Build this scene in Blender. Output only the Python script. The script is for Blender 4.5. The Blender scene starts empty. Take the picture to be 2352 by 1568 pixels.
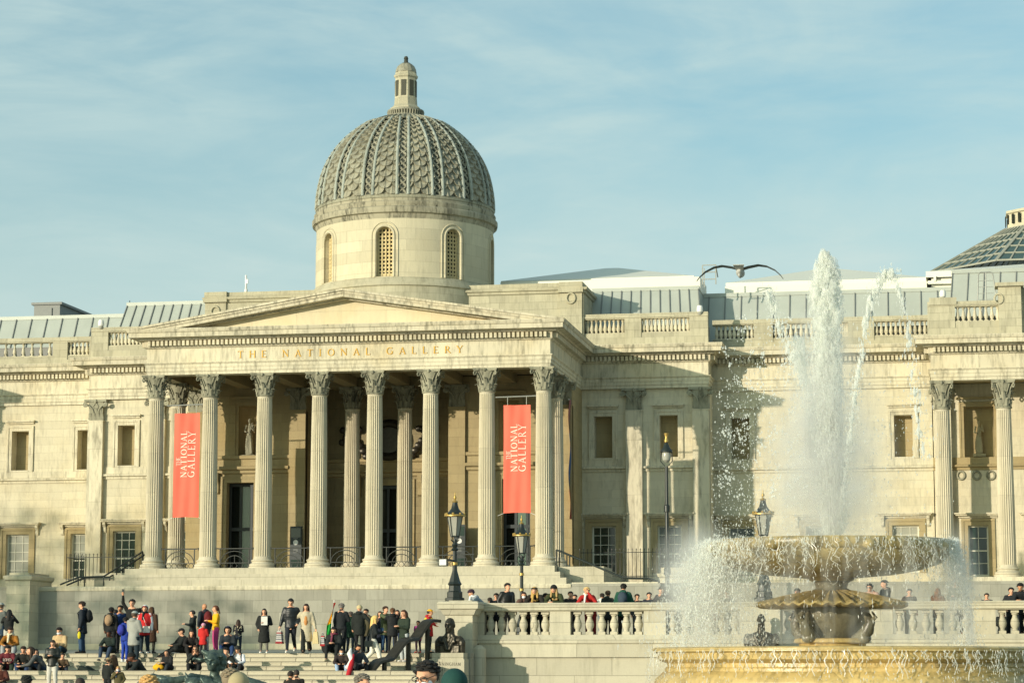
import bpy, bmesh, math, random
from mathutils import Vector, Matrix, noise
R=math.radians; PI=math.pi
random.seed(7)
sc=bpy.context.scene
COL=sc.collection
# ------------------------------------------------------------ camera
F=5500.0; HOR=1530.0; PITCH=math.atan((HOR-784)/F); YAW=math.atan(1011.0/(F/math.cos(PITCH)))
CAM=Vector((0,0,1.7))
fw=Vector((-math.sin(YAW)*math.cos(PITCH),math.cos(YAW)*math.cos(PITCH),math.sin(PITCH)))
rt=Vector((math.cos(YAW),math.sin(YAW),0)); up=rt.cross(fw)
def at(u,v,Y):
    "where the sight line of a measured point meets the plane y=Y"
    d=fw*F+rt*(u-1176)+up*(784-v); return CAM+d*(Y/d.y)
def X(u,Y): return at(u,1200,Y).x
def Z(u,v,Y): return at(u,v,Y).z
cam=bpy.data.cameras.new('camera'); camo=bpy.data.objects.new('camera',cam); COL.objects.link(camo)
camo.location=CAM; camo.rotation_euler=(PI/2+PITCH,0,YAW)
cam.sensor_width=36; cam.lens=F/2352*36; cam.clip_start=.5; cam.clip_end=4000
sc.camera=camo
# ------------------------------------------------------------ mesh helpers
class MB:
    def __init__(s): s.V=[];s.F=[];s.S=[];s.M=[]
    def add(s,V,Fs,smooth=False,mi=0):
        b=len(s.V); s.V+= [tuple(v) for v in V]
        for f in Fs: s.F.append([i+b for i in f]); s.S.append(smooth); s.M.append(mi)
        return s
    def box(s,x0,x1,y0,y1,z0,z1,mi=0):
        V=[(x,y,z) for z in (z0,z1) for y in (y0,y1) for x in (x0,x1)]
        return s.add(V,[(0,2,3,1),(4,5,7,6),(0,1,5,4),(2,6,7,3),(0,4,6,2),(1,3,7,5)],False,mi)
    def rev(s,prof,cx=0,cy=0,n=24,a0=0,a1=2*PI,smooth=True,mi=0,caps=False):
        full=abs(a1-a0-2*PI)<1e-6; m=n if full else n+1; V=[]
        for r,z in prof:
            for i in range(m):
                a=a0+(a1-a0)*i/n; V.append((cx+r*math.cos(a),cy+r*math.sin(a),z))
        Fs=[]
        for j in range(len(prof)-1):
            for i in range(n):
                k=(i+1)%m; Fs.append((j*m+i,j*m+k,(j+1)*m+k,(j+1)*m+i))
        s.add(V,Fs,smooth,mi)
        if caps:
            s.F.append([len(s.V)-len(V)+i for i in range(m)][::-1]); s.S.append(False); s.M.append(mi)
            s.F.append([len(s.V)-m+i for i in range(m)]); s.S.append(False); s.M.append(mi)
        return s
    def tube(s,P,r,n=8,smooth=True,mi=0,caps=True,closed=False):
        P=[Vector(p) for p in P]; rs=r if isinstance(r,(list,tuple)) else [r]*len(P)
        V=[];N=len(P); pu=None
        for i,p in enumerate(P):
            if closed: t=(P[(i+1)%N]-P[i-1]).normalized()
            else: t=(P[min(i+1,N-1)]-P[max(i-1,0)]).normalized()
            if pu is None:
                pu=Vector((0,0,1)) if abs(t.z)<.9 else Vector((1,0,0))
            a=(pu-t*pu.dot(t)); 
            if a.length<1e-6: a=Vector((1,0,0))
            a.normalize(); pu=a; b=t.cross(a)
            for k in range(n):
                q=2*PI*k/n; V.append(p+(a*math.cos(q)+b*math.sin(q))*rs[i])
        Fs=[]
        for j in range(N if closed else N-1):
            jj=(j+1)%N
            for k in range(n): kk=(k+1)%n; Fs.append((j*n+k,j*n+kk,jj*n+kk,jj*n+k))
        if caps and not closed: Fs.append(tuple(range(n))[::-1]); Fs.append(tuple((N-1)*n+k for k in range(n)))
        return s.add(V,Fs,smooth,mi)
    def bar(s,p,q,w,h=None,mi=0):
        h=h or w; p=Vector(p);q=Vector(q); t=(q-p).normalized()
        a=Vector((0,0,1)) if abs(t.z)<.95 else Vector((0,1,0)); b=t.cross(a).normalized(); a=b.cross(t)
        V=[c+b*(sx*w/2)+a*(sy*h/2) for c in (p,q) for sx,sy in ((-1,-1),(1,-1),(1,1),(-1,1))]
        return s.add(V,[(0,3,2,1),(4,5,6,7),(0,1,5,4),(1,2,6,5),(2,3,7,6),(3,0,4,7)],False,mi)
    def ell(s,c,r,rot=None,n=12,m=8,mi=0,smooth=True):
        V=[];c=Vector(c)
        for j in range(1,m):
            t=PI*j/m
            for i in range(n):
                a=2*PI*i/n; v=Vector((r[0]*math.sin(t)*math.cos(a),r[1]*math.sin(t)*math.sin(a),r[2]*math.cos(t)))
                V.append(c+(rot@v if rot else v))
        Fs=[(j*n+i,(j+1)*n+i,(j+1)*n+(i+1)%n,j*n+(i+1)%n) for j in range(m-2) for i in range(n)]
        t0=Vector((0,0,r[2])); t=len(V); V.append(c+(rot@t0 if rot else t0)); V.append(c-(rot@t0 if rot else t0))
        Fs+=[(t,i,(i+1)%n) for i in range(n)]+[(t+1,(m-2)*n+(i+1)%n,(m-2)*n+i) for i in range(n)]
        return s.add(V,Fs,smooth,mi)
    def cap(s,p,q,r1,r2,n=10,mi=0):
        p=Vector(p);q=Vector(q);d=q-p
        if d.length<1e-5: return s.ell(p,(r1,)*3)
        t=d.normalized(); P=[];rr=[]
        for a in (-80,-55,-28): P.append(p+t*r1*math.sin(R(a))); rr.append(r1*math.cos(R(a)))
        P+= [p,q]; rr+=[r1,r2]
        for a in (28,55,80): P.append(q+t*r2*math.sin(R(a))); rr.append(r2*math.cos(R(a)))
        return s.tube(P,rr,n,True,mi)
    def sweep(s,path,prof,mi=0,closed=False,smooth=False,caps=True):
        "profile (out,z) pushed along an xy path; out is to the right of travel"
        P=[Vector((p[0],p[1])) for p in path]; N=len(P); V=[]; n=len(prof)
        for i in range(N):
            d1=(P[i]-P[i-1]).normalized() if (i>0 or closed) else (P[1]-P[0]).normalized()
            d2=(P[(i+1)%N]-P[i]).normalized() if (i<N-1 or closed) else d1
            n1=Vector((d1.y,-d1.x)); n2=Vector((d2.y,-d2.x)); m=(n1+n2); m=m/max(m.dot(n1),.2)
            for o,z in prof: V.append((P[i].x+m.x*o,P[i].y+m.y*o,z))
        Fs=[]
        for i in range(N if closed else N-1):
            ii=(i+1)%N
            for k in range(n-1): Fs.append((i*n+k,ii*n+k,ii*n+k+1,i*n+k+1))
        if caps and not closed: Fs.append(tuple(range(n))); Fs.append(tuple((N-1)*n+k for k in range(n))[::-1])
        return s.add(V,Fs,smooth,mi)
    def prism(s,poly,axis,a,b,mi=0):
        "poly of 2d points, extruded along axis 'x','y' or 'z' from a to b"
        def p3(p,t): return {'x':(t,p[0],p[1]),'y':(p[0],t,p[1]),'z':(p[0],p[1],t)}[axis]
        n=len(poly); V=[p3(p,a) for p in poly]+[p3(p,b) for p in poly]
        return s.add(V,[tuple(range(n)),tuple(range(n,2*n))[::-1]]+[(i,n+i,n+(i+1)%n,(i+1)%n) for i in range(n)],False,mi)
    def mesh(s,name,mats):
        me=bpy.data.meshes.new(name); me.from_pydata(s.V,[],s.F)
        for m in (mats if isinstance(mats,(list,tuple)) else [mats]): me.materials.append(m)
        for p,sm,mi in zip(me.polygons,s.S,s.M): p.use_smooth=sm; p.material_index=mi
        bm=bmesh.new(); bm.from_mesh(me); bmesh.ops.recalc_face_normals(bm,faces=bm.faces)
        if any(s.S):
            for e in bm.edges:
                if len(e.link_faces)==2 and e.calc_face_angle(0)>.7: e.smooth=False
        bm.to_mesh(me); bm.free(); return me
    def build(s,name,mats,parent=None,local=False,**kw):
        o=bpy.data.objects.new(name,s.mesh(name,mats)); COL.objects.link(o); attach(o,parent,local)
        if kw: tag(o,**kw)
        return o
PINV={}
def attach(o,parent,local=False):
    if parent is None: return
    o.parent=parent
    if not local: o.matrix_parent_inverse=Matrix.Translation(-PINV.get(parent.name,Vector((0,0,0))))
def tag(o,label=None,cat=None,group=None,kind=None):
    if label: o['label']=label
    if cat: o['category']=cat
    if group: o['group']=group
    if kind: o['kind']=kind
    return o
def empty(name,loc,label=None,cat=None,group=None,rz=0):
    o=bpy.data.objects.new(name,None); COL.objects.link(o); o.location=loc; o.rotation_euler=(0,0,rz)
    o.empty_display_size=.3; PINV[o.name]=Vector(loc); return tag(o,label,cat,group)
def kids(o): return [c for c in COL.objects if c.parent==o]
def copy_tree(o,parent=None,ch=None):
    c=o.copy(); COL.objects.link(c)
    if parent is not None: c.parent=parent
    for k in (ch or {}).get(o.name,kids(o) if ch is None else []): copy_tree(k,c,ch)
    return c
# ------------------------------------------------------------ materials
def hexc(h):
    h=h.lstrip('#'); c=[int(h[i:i+2],16)/255 for i in (0,2,4)]
    return tuple(x/12.92 if x<=.04045 else ((x+.055)/1.055)**2.4 for x in c)
def newmat(name):
    m=bpy.data.materials.new(name); m.use_nodes=True; nt=m.node_tree
    return m,nt,nt.nodes['Principled BSDF']
def N(nt,t,**kw):
    n=nt.nodes.new(t)
    for k,v in kw.items():
        if k.startswith('i_'): n.inputs[k[2:].replace('_',' ')].default_value=v
        else: setattr(n,k,v)
    return n
def mixc(nt,fac,a,b,mode='MIX'):
    n=nt.nodes.new('ShaderNodeMix'); n.data_type='RGBA'; n.blend_type=mode
    for s,v in ((0,fac),(6,a),(7,b)):
        if hasattr(v,'is_output') or isinstance(v,bpy.types.NodeSocket): nt.links.new(v,n.inputs[s])
        else: n.inputs[s].default_value=v if s==0 else (*v,1)[:4]
    return n.outputs[2]
def ramp(nt,src,stops):
    r=nt.nodes.new('ShaderNodeValToRGB'); e=r.color_ramp.elements
    while len(e)<len(stops): e.new(.5)
    for el,(p,c) in zip(e,stops): el.position=p; el.color=(c,c,c,1) if not isinstance(c,tuple) else (*c,1)
    nt.links.new(src,r.inputs[0]); return r.outputs[0]
def pos(nt,scale=(1,1,1),objc=False):
    if objc: g=nt.nodes.new('ShaderNodeTexCoord').outputs['Object']
    else: g=nt.nodes.new('ShaderNodeNewGeometry').outputs['Position']
    m=nt.nodes.new('ShaderNodeMapping'); m.inputs['Scale'].default_value=scale; nt.links.new(g,m.inputs[0]); return m.outputs[0]
def noi(nt,vec,scale,detail=4,rough=.55,dist=0):
    n=nt.nodes.new('ShaderNodeTexNoise'); n.inputs['Scale'].default_value=scale; n.inputs['Detail'].default_value=detail
    n.inputs['Roughness'].default_value=rough; n.inputs['Distortion'].default_value=dist; nt.links.new(vec,n.inputs['Vector']); return n.outputs[0]
def bump(nt,bs,h,st=.3,d=.02):
    b=nt.nodes.new('ShaderNodeBump'); b.inputs['Strength'].default_value=st; b.inputs['Distance'].default_value=d
    nt.links.new(h,b.inputs['Height']); nt.links.new(b.outputs[0],bs.inputs['Normal'])
def stone(name,base,bw=1.2,bh=.42,joint=.012,var=.10,soot=.25,sootc=(.09,.09,.06),rough=.85,ochre=.35,joints=True,spec=.2,shift=0,mort=.72):
    m,nt,bs=newmat(name); L=nt.links
    p=nt.nodes.new('ShaderNodeNewGeometry').outputs['Position']
    sx=nt.nodes.new('ShaderNodeSeparateXYZ'); L.new(p,sx.inputs[0])
    ad=N(nt,'ShaderNodeMath',operation='ADD'); L.new(sx.outputs[0],ad.inputs[0]); L.new(sx.outputs[1],ad.inputs[1])
    sz=N(nt,'ShaderNodeMath',operation='ADD'); L.new(sx.outputs[2],sz.inputs[0]); sz.inputs[1].default_value=100.0+shift
    cb=nt.nodes.new('ShaderNodeCombineXYZ'); L.new(ad.outputs[0],cb.inputs[0]); L.new(sz.outputs[0],cb.inputs[1])
    b=base; hi=tuple(min(1,c*(1+var)) for c in b); lo=tuple(c*(1-var) for c in b)
    if joints:
        br=nt.nodes.new('ShaderNodeTexBrick'); L.new(cb.outputs[0],br.inputs[0])
        br.inputs['Scale'].default_value=1; br.inputs['Brick Width'].default_value=bw; br.inputs['Row Height'].default_value=bh
        br.inputs['Mortar Size'].default_value=joint; br.inputs['Mortar Smooth'].default_value=.3; br.inputs['Bias'].default_value=.1
        br.inputs['Color1'].default_value=(*hi,1); br.inputs['Color2'].default_value=(*lo,1); br.inputs['Mortar'].default_value=(*[c*mort for c in b],1)
        col=br.outputs[0]
    else: col=mixc(nt,noi(nt,p,.6,2),hi,lo)
    n1=noi(nt,pos(nt,(.35,.35,.35)),1,5,.6); oc=(b[0]*.86,b[1]*.74,b[2]*.52)
    m1=N(nt,'ShaderNodeMath',operation='MULTIPLY'); L.new(ramp(nt,n1,[(.48,0.0),(.72,1.0)]),m1.inputs[0]); m1.inputs[1].default_value=ochre
    col=mixc(nt,m1.outputs[0],col,oc)
    n2=noi(nt,pos(nt,(1.6,1.6,.5)),1,6,.65); n3=noi(nt,pos(nt,(7,7,1.2)),1,3,.6)
    m2=N(nt,'ShaderNodeMath',operation='MULTIPLY'); L.new(n2,m2.inputs[0]); L.new(n3,m2.inputs[1])
    m3=N(nt,'ShaderNodeMath',operation='MULTIPLY'); L.new(ramp(nt,m2.outputs[0],[(.22,0.0),(.42,1.0)]),m3.inputs[0]); m3.inputs[1].default_value=soot
    col=mixc(nt,m3.outputs[0],col,sootc)
    L.new(col,bs.inputs['Base Color']); bs.inputs['Roughness'].default_value=rough; bs.inputs['Specular IOR Level'].default_value=spec
    n4=noi(nt,p,9,5,.7)
    if joints:
        mm=N(nt,'ShaderNodeMath',operation='SUBTRACT'); L.new(n4,mm.inputs[0]); L.new(br.outputs[1],mm.inputs[1]); bump(nt,bs,mm.outputs[0],.5,.02)
    else: bump(nt,bs,n4,.5,.02)
    return m
def plain(name,c,rough=.6,metal=0,var=.12,scale=6,bmp=0,coat=0,spec=.4,objc=True):
    m,nt,bs=newmat(name); v=pos(nt,objc=objc)
    n=noi(nt,v,scale,4); col=mixc(nt,n,tuple(x*(1-var) for x in c),tuple(min(1,x*(1+var)) for x in c))
    nt.links.new(col,bs.inputs['Base Color']); bs.inputs['Roughness'].default_value=rough; bs.inputs['Metallic'].default_value=metal
    bs.inputs['Coat Weight'].default_value=coat; bs.inputs['Specular IOR Level'].default_value=spec
    if bmp: bump(nt,bs,noi(nt,v,scale*2.5,4),bmp,.01)
    return m
ST=(.60,.55,.40)
M={}
M['wall']=stone('facade_stone',ST,1.35,.46,.005,.055,.36,sootc=(.20,.18,.125),ochre=.3,mort=.82)
M['ashlar']=stone('retaining_stone',(.54,.50,.36),1.5,.46,.008,.09,.22,ochre=.1)
M['trim']=stone('trim_stone',(.62,.57,.42),1.9,3.0,.009,.08,.62,sootc=(.14,.13,.09),ochre=.4)
M['cornice']=stone('weathered_cornice',(.58,.53,.39),1.3,4.0,.010,.08,.75,ochre=.3)
M['attic']=stone('attic_stone',(.45,.42,.30),1.1,.42,.008,.10,.35,ochre=.2)
M['shaft']=stone('column_stone',(.56,.51,.38),3,2.05,.006,.05,.22,ochre=.12)
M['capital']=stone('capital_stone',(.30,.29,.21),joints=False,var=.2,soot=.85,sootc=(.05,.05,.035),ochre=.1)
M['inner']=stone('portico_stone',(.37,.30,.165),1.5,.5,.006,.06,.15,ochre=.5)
M['step']=stone('step_stone',(.52,.48,.36),1.6,.147,.017,.10,.12,ochre=.1,shift=.005,mort=.42)  # dark mortar rows match the risers, painting in the shadow under the nosings
M['pale']=stone('terrace_stone',(.50,.465,.35),2.6,.60,.010,.09,.34,sootc=(.2,.19,.14),ochre=.15,mort=.6)
M['paving']=stone('paving_stone',(.33,.32,.26),.9,.6,.008,.12,.2,ochre=.05)
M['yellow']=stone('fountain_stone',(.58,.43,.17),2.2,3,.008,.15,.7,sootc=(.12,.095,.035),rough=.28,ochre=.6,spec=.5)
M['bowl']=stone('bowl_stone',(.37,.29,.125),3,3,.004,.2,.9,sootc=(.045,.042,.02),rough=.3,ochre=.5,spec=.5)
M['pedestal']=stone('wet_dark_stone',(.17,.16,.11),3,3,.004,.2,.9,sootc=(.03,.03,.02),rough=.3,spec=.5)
M['steel']=plain('grey_steel',(.30,.31,.28),.5,.3)
M['recess']=stone('sooty_portico_stone',(.27,.225,.13),1.5,.5,.006,.08,.3,ochre=.4)  # portico stone darkened for recess and ceiling, their shade put into the colour
M['zinc']=plain('zinc_roof',(.40,.43,.38),.5,.1,.16,.8,objc=False)
M['seam']=plain('zinc_seam',(.19,.20,.19),.6,.2)
M['white']=plain('white_roof',(.72,.71,.60),.5,0,.03,.5)
M['lead']=stone('dome_lead',(.31,.30,.225),joints=False,var=.28,soot=.8,sootc=(.09,.09,.07),ochre=.25,rough=.6)
M['leadrib']=stone('dome_rib',(.34,.37,.32),joints=False,var=.15,soot=.4,ochre=.05,rough=.6)
M['leaddark']=plain('dome_dark',(.045,.05,.038),.8)
M['drum']=stone('drum_stone',(.56,.51,.36),1.25,.62,.006,.09,.20,sootc=(.2,.19,.14),ochre=.15)
M['glass']=plain('window_glass',(.012,.03,.022),.07,0,.3,.4,spec=.7)
M['blind']=plain('window_blind',(.30,.30,.24),.5,0,.1,.6)
M['dark']=plain('dark_interior',(.012,.016,.010),.9)
M['frame']=plain('white_frame',(.62,.60,.48),.5)
M['iron']=plain('black_iron',(.014,.020,.017),.4,.0,.25,4,spec=.5)
M['gold']=plain('gilding',(.50,.34,.10),.42,.6,.2)
M['gilt']=plain('gilt_letter',(.50,.29,.035),.4,.2,.05)
M['bronze']=plain('dark_bronze',(.05,.045,.033),.38,.55,.5,7,.3)
M['verdigris']=plain('green_bronze',(.065,.095,.08),.4,.35,.6,8,.4)
M['red']=plain('banner_red',(.80,.15,.095),.85,0,.08,1.5)
M['cream']=plain('banner_cream',(.90,.72,.58),.8,0,.02)
M['blue']=plain('banner_blue',(.05,.10,.24),.8,0,.3,2)
M['lampglass']=plain('lamp_glass',(.34,.34,.29),.2,0,.08)
M['cctv']=plain('camera_white',(.75,.75,.70),.4)
M['totem']=plain('totem_black',(.03,.04,.042),.45)
M['grass']=None
# water: pale, glossy, lets light through
def water(name,alpha,tint=(.93,.95,.90)):
    m,nt,bs=newmat(name); L=nt.links
    bs.inputs['Base Color'].default_value=(*tint,1); bs.inputs['Roughness'].default_value=.22; bs.inputs['Specular IOR Level'].default_value=.6
    tr=nt.nodes.new('ShaderNodeBsdfTranslucent'); tr.inputs[0].default_value=(*tint,1)
    tp=nt.nodes.new('ShaderNodeBsdfTransparent'); mx=nt.nodes.new('ShaderNodeMixShader'); mx2=nt.nodes.new('ShaderNodeMixShader')
    mx.inputs[0].default_value=.45; L.new(bs.outputs[0],mx.inputs[1]); L.new(tr.outputs[0],mx.inputs[2])
    mx2.inputs[0].default_value=alpha; L.new(tp.outputs[0],mx2.inputs[1]); L.new(mx.outputs[0],mx2.inputs[2])
    L.new(mx2.outputs[0],nt.nodes['Material Output'].inputs['Surface']); return m
M['foam']=water('water_foam',.30); M['drop']=water('water_drops',.5); M['sheet']=water('water_sheet',.30)
CL={}
def cloth(h,rough=.85,scale=5):
    k=(h,rough)
    if k not in CL: CL[k]=plain('cloth_'+h.strip('#'),tuple(min(.85,x*1.15+.005) for x in hexc(h)),rough,0,.22,scale,.25)
    return CL[k]
# ------------------------------------------------------------ letters drawn as strokes
def glyph(ch):
    "quads in a unit-high box; returns (width, list of quads)"
    T,t=.135,.065; q=[]
    def ln(x1,y1,x2,y2,w):
        d=math.hypot(x2-x1,y2-y1); nx,ny=-(y2-y1)/d*w/2,(x2-x1)/d*w/2
        q.append([(x1+nx,y1+ny),(x1-nx,y1-ny),(x2-nx,y2-ny),(x2+nx,y2+ny)])
    def sf(x,y,w=.24): q.append([(x-w/2,y-.025),(x+w/2,y-.025),(x+w/2,y+.025),(x-w/2,y+.025)])
    def arc(cx,cy,rx,ry,a0,a1,T1=T,t1=t,n=14):
        P=[]
        for i in range(n+1):
            a=R(a0+(a1-a0)*i/n); w=t1+(T1-t1)*abs(math.cos(a))
            P.append(((cx+(rx-w/2)*math.cos(a),cy+(ry-w/2)*math.sin(a)),(cx+(rx+w/2)*math.cos(a),cy+(ry+w/2)*math.sin(a))))
        for a,b in zip(P,P[1:]): q.append([a[0],a[1],b[1],b[0]])
    if ch=='T': ln(.4,.02,.4,.97,T); ln(.04,.96,.76,.96,t); ln(.05,.98,.05,.84,.04); ln(.75,.98,.75,.84,.04); sf(.4,.025,.3); w=.8
    elif ch=='H': ln(.14,.02,.14,.98,T); ln(.76,.02,.76,.98,T); ln(.14,.52,.76,.52,t); [sf(x,y) for x in (.14,.76) for y in (.025,.975)]; w=.9
    elif ch=='E': ln(.14,.02,.14,.98,T); ln(.14,.96,.58,.96,t); ln(.14,.52,.5,.52,t); ln(.14,.04,.62,.04,t); ln(.58,.98,.58,.84,.04); ln(.62,.02,.62,.18,.04); sf(.1,.025,.2); sf(.1,.975,.2); w=.7
    elif ch=='N': ln(.13,.02,.13,.98,t); ln(.78,.02,.78,.98,t); ln(.13,.96,.78,.04,T); sf(.13,.025); sf(.78,.975); sf(.08,.975,.2); w=.92
    elif ch=='A': ln(.1,.02,.44,.98,t); ln(.42,.98,.78,.02,T); ln(.22,.34,.66,.34,t); sf(.1,.025); sf(.78,.025,.28); w=.88
    elif ch=='I': ln(.2,.02,.2,.98,T); sf(.2,.025,.3); sf(.2,.975,.3); w=.4
    elif ch=='O': arc(.48,.5,.40,.46,0,360,n=24); w=.96
    elif ch=='L': ln(.14,.02,.14,.98,T); ln(.14,.04,.6,.04,t); ln(.6,.02,.6,.2,.04); sf(.14,.975,.26); w=.66
    elif ch=='G': arc(.48,.5,.40,.46,50,330,n=20); ln(.80,.08,.80,.44,T); sf(.78,.44,.26); ln(.76,.82,.76,.97,.04); w=.94
    elif ch=='C': arc(.48,.5,.40,.46,45,315,n=20); ln(.76,.82,.76,.96,.04); w=.86
    elif ch=='R': ln(.14,.02,.14,.98,T); arc(.3,.735,.26,.225,-90,90); ln(.14,.96,.3,.96,t); ln(.14,.51,.3,.51,t); ln(.34,.5,.74,.03,T); sf(.14,.025); sf(.76,.025,.2); w=.8
    elif ch=='Y': ln(.08,.97,.42,.48,T); ln(.76,.97,.42,.48,t); ln(.42,.02,.42,.5,T); sf(.42,.025,.3); sf(.08,.975); sf(.76,.975,.2); w=.84
    elif ch=='U': ln(.14,.35,.14,.98,T); ln(.74,.35,.74,.98,t); arc(.44,.36,.30,.33,180,360); sf(.14,.975); sf(.74,.975,.2); w=.88
    elif ch=='M': ln(.12,.02,.18,.98,t); ln(.9,.02,.84,.98,T); ln(.18,.96,.51,.1,T); ln(.84,.96,.51,.1,t); sf(.12,.025,.2); sf(.9,.025); w=1.02
    elif ch=='1': ln(.28,.02,.28,.98,T); ln(.28,.96,.14,.84,t); sf(.28,.025,.26); w=.5
    elif ch=='8': arc(.32,.73,.19,.22,0,360); arc(.32,.26,.24,.25,0,360); w=.64
    elif ch=='3': arc(.28,.73,.2,.22,-80,150); arc(.28,.27,.24,.25,-150,80); w=.62
    elif ch=='9': arc(.32,.68,.24,.28,0,360); arc(.28,.5,.28,.46,-70,20); w=.66
    elif ch=='6': arc(.34,.3,.24,.28,0,360); arc(.38,.48,.28,.46,110,200); w=.66
    elif ch=='-': ln(.08,.42,.42,.42,t); w=.5
    else: w=.55
    return w,q
def text(mb,s,o,xd,ud,h,length,thick,mi=0,wide=1.0):
    "letters h high spread over length starting at o; raised by thick"
    o=Vector(o);xd=Vector(xd).normalized();ud=Vector(ud).normalized();nd=xd.cross(ud)
    ws=[glyph(c)[0]*h*wide for c in s]; gap=(length-sum(ws))/max(1,len(s)-1); x=0; k=0
    for c,w in zip(s,ws):
        for quad in glyph(c)[1]:
            k+=1; th=thick+.0006*(k%9)
            P=[o+xd*(x+px*h*wide)+ud*(py*h) for px,py in quad]
            V=P+[p+nd*th for p in P]
            mb.add(V,[(0,1,2,3),(7,6,5,4)]+[(i,(i+1)%4,4+(i+1)%4,4+i) for i in range(4)],False,mi)
        x+=w+gap
    return mb
# ================================================================= THE GALLERY BUILDING
XA=-30.55; SP=2.954; ZB=6.68; ZS=16.85; YF=119.55
def mir(x): return 2*XA-x
def both(xa,xb): return [(xa,xb),(mir(xb),mir(xa))]
XL=XA-3.5*SP-.42; XR=XA+3.5*SP+.42; XB=mir(-12.75) ; XBR=-12.75; XD=-.75; XE=mir(XD)
gal=empty('gallery_building',(XA,130,5.75),'long pale stone gallery building with columned portico and ribbed grey dome','building')
def G(mb,name,mats,label=None,parent=None): 
    o=mb.build(name,mats,parent or gal,local=False)
    if parent is not None: o.matrix_parent_inverse=Matrix.Translation(-PINV[gal.name])@Matrix.Identity(4); o.matrix_parent_inverse=Matrix.Identity(4)
    if label: o['label']=label
    return o
FACADE=[(-85,124.6),(XE,124.6),(XE,132.3),(XB,132.3),(XB,130),(XL,130),(XL,YF),(XR,YF),(XR,130),(XBR,130),(XBR,132.3),(XD,132.3),(XD,129.3),(24,129.3)]
G(MB().sweep(FACADE,[(-.8,ZS),(0,ZS),(0,17.03),(.03,17.03),(.03,17.22),(.06,17.22),(.06,17.38),(.13,17.46),(.13,17.5),(0,17.5),(0,18.22),(.05,18.25)]),'entablature',M['trim'])
G(MB().sweep(FACADE,[(.0,18.22),(.07,18.27),(.12,18.33),(.12,18.64),(.36,18.66),(.42,18.74),(.78,18.76),(.78,18.98),(.83,19.02),(.88,19.16),(.86,19.2),(-.3,19.28)]),'cornice',M['cornice'])
for a,b in zip(FACADE,FACADE[1:]):
    d=MB(); a=Vector(a);b=Vector(b);t=(b-a);Ln=t.length;t.normalize();n=Vector((t.y,-t.x)); k=int(Ln/.235)
    for i in range(k):
        p=a+t*(.1+(Ln-.2)*(i+.5)/k)
        if not(-62<p.x<8): continue
        c=p+n*.22; w=.068; dd=.12
        if abs(t.x)>.5: d.box(c.x-w,c.x+w,c.y-dd,c.y+dd,18.36,18.62)
        else: d.box(c.x-dd,c.x+dd,c.y-w,c.y+w,18.36,18.62)
    if d.V: G(d,'dentil_course',M['trim'])
# frieze lettering
tx=MB(); xa,xb=X(540,YF),X(1062,YF)
text(tx,'THE NATIONAL GALLERY',(xa,YF-.002,17.66),(1,0,0),(0,0,1),.37,xb-xa,.03,wide=1.05)
G(tx,'inscription',M['gilt'],'gilded letters THE NATIONAL GALLERY across the portico frieze')
# ---- pediment
ZP=21.06; xl,xr=XL-.88,XR+.88
def rake(mb,y0,y1,t0,t1,inset=0):
    for s,xe in ((1,xl),(-1,xr)):
        xe2=xe+s*inset; k=(ZP-19.2)/(XA-xl)
        mb.prism([(xe2,19.2-t0*.0),(XA,ZP-t0),(XA,ZP-t1),(xe2+s*(t1-t0)/k*.98,19.2)] if t0==0 else [(xe2+s*t0/k,19.2),(XA,ZP-t0),(XA,ZP-t1),(xe2+s*t1/k,19.2)],'y',y0,y1)
pd=MB(); rake(pd,118.66,131,0,.12); rake(pd,118.74,120.2,.12,.24); rake(pd,118.80,120.2,.24,.42); rake(pd,119.25,120.2,.42,.50)
G(pd,'pediment',M['cornice'])
G(MB().prism([(xl+2.6,19.23),(XA,ZP-.45),(xr-2.6,19.23)],'y',119.62,120.1),'tympanum',stone('tympanum_stone',(.64,.57,.39),2.4,4,.006,.04,.10,ochre=.5))
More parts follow.
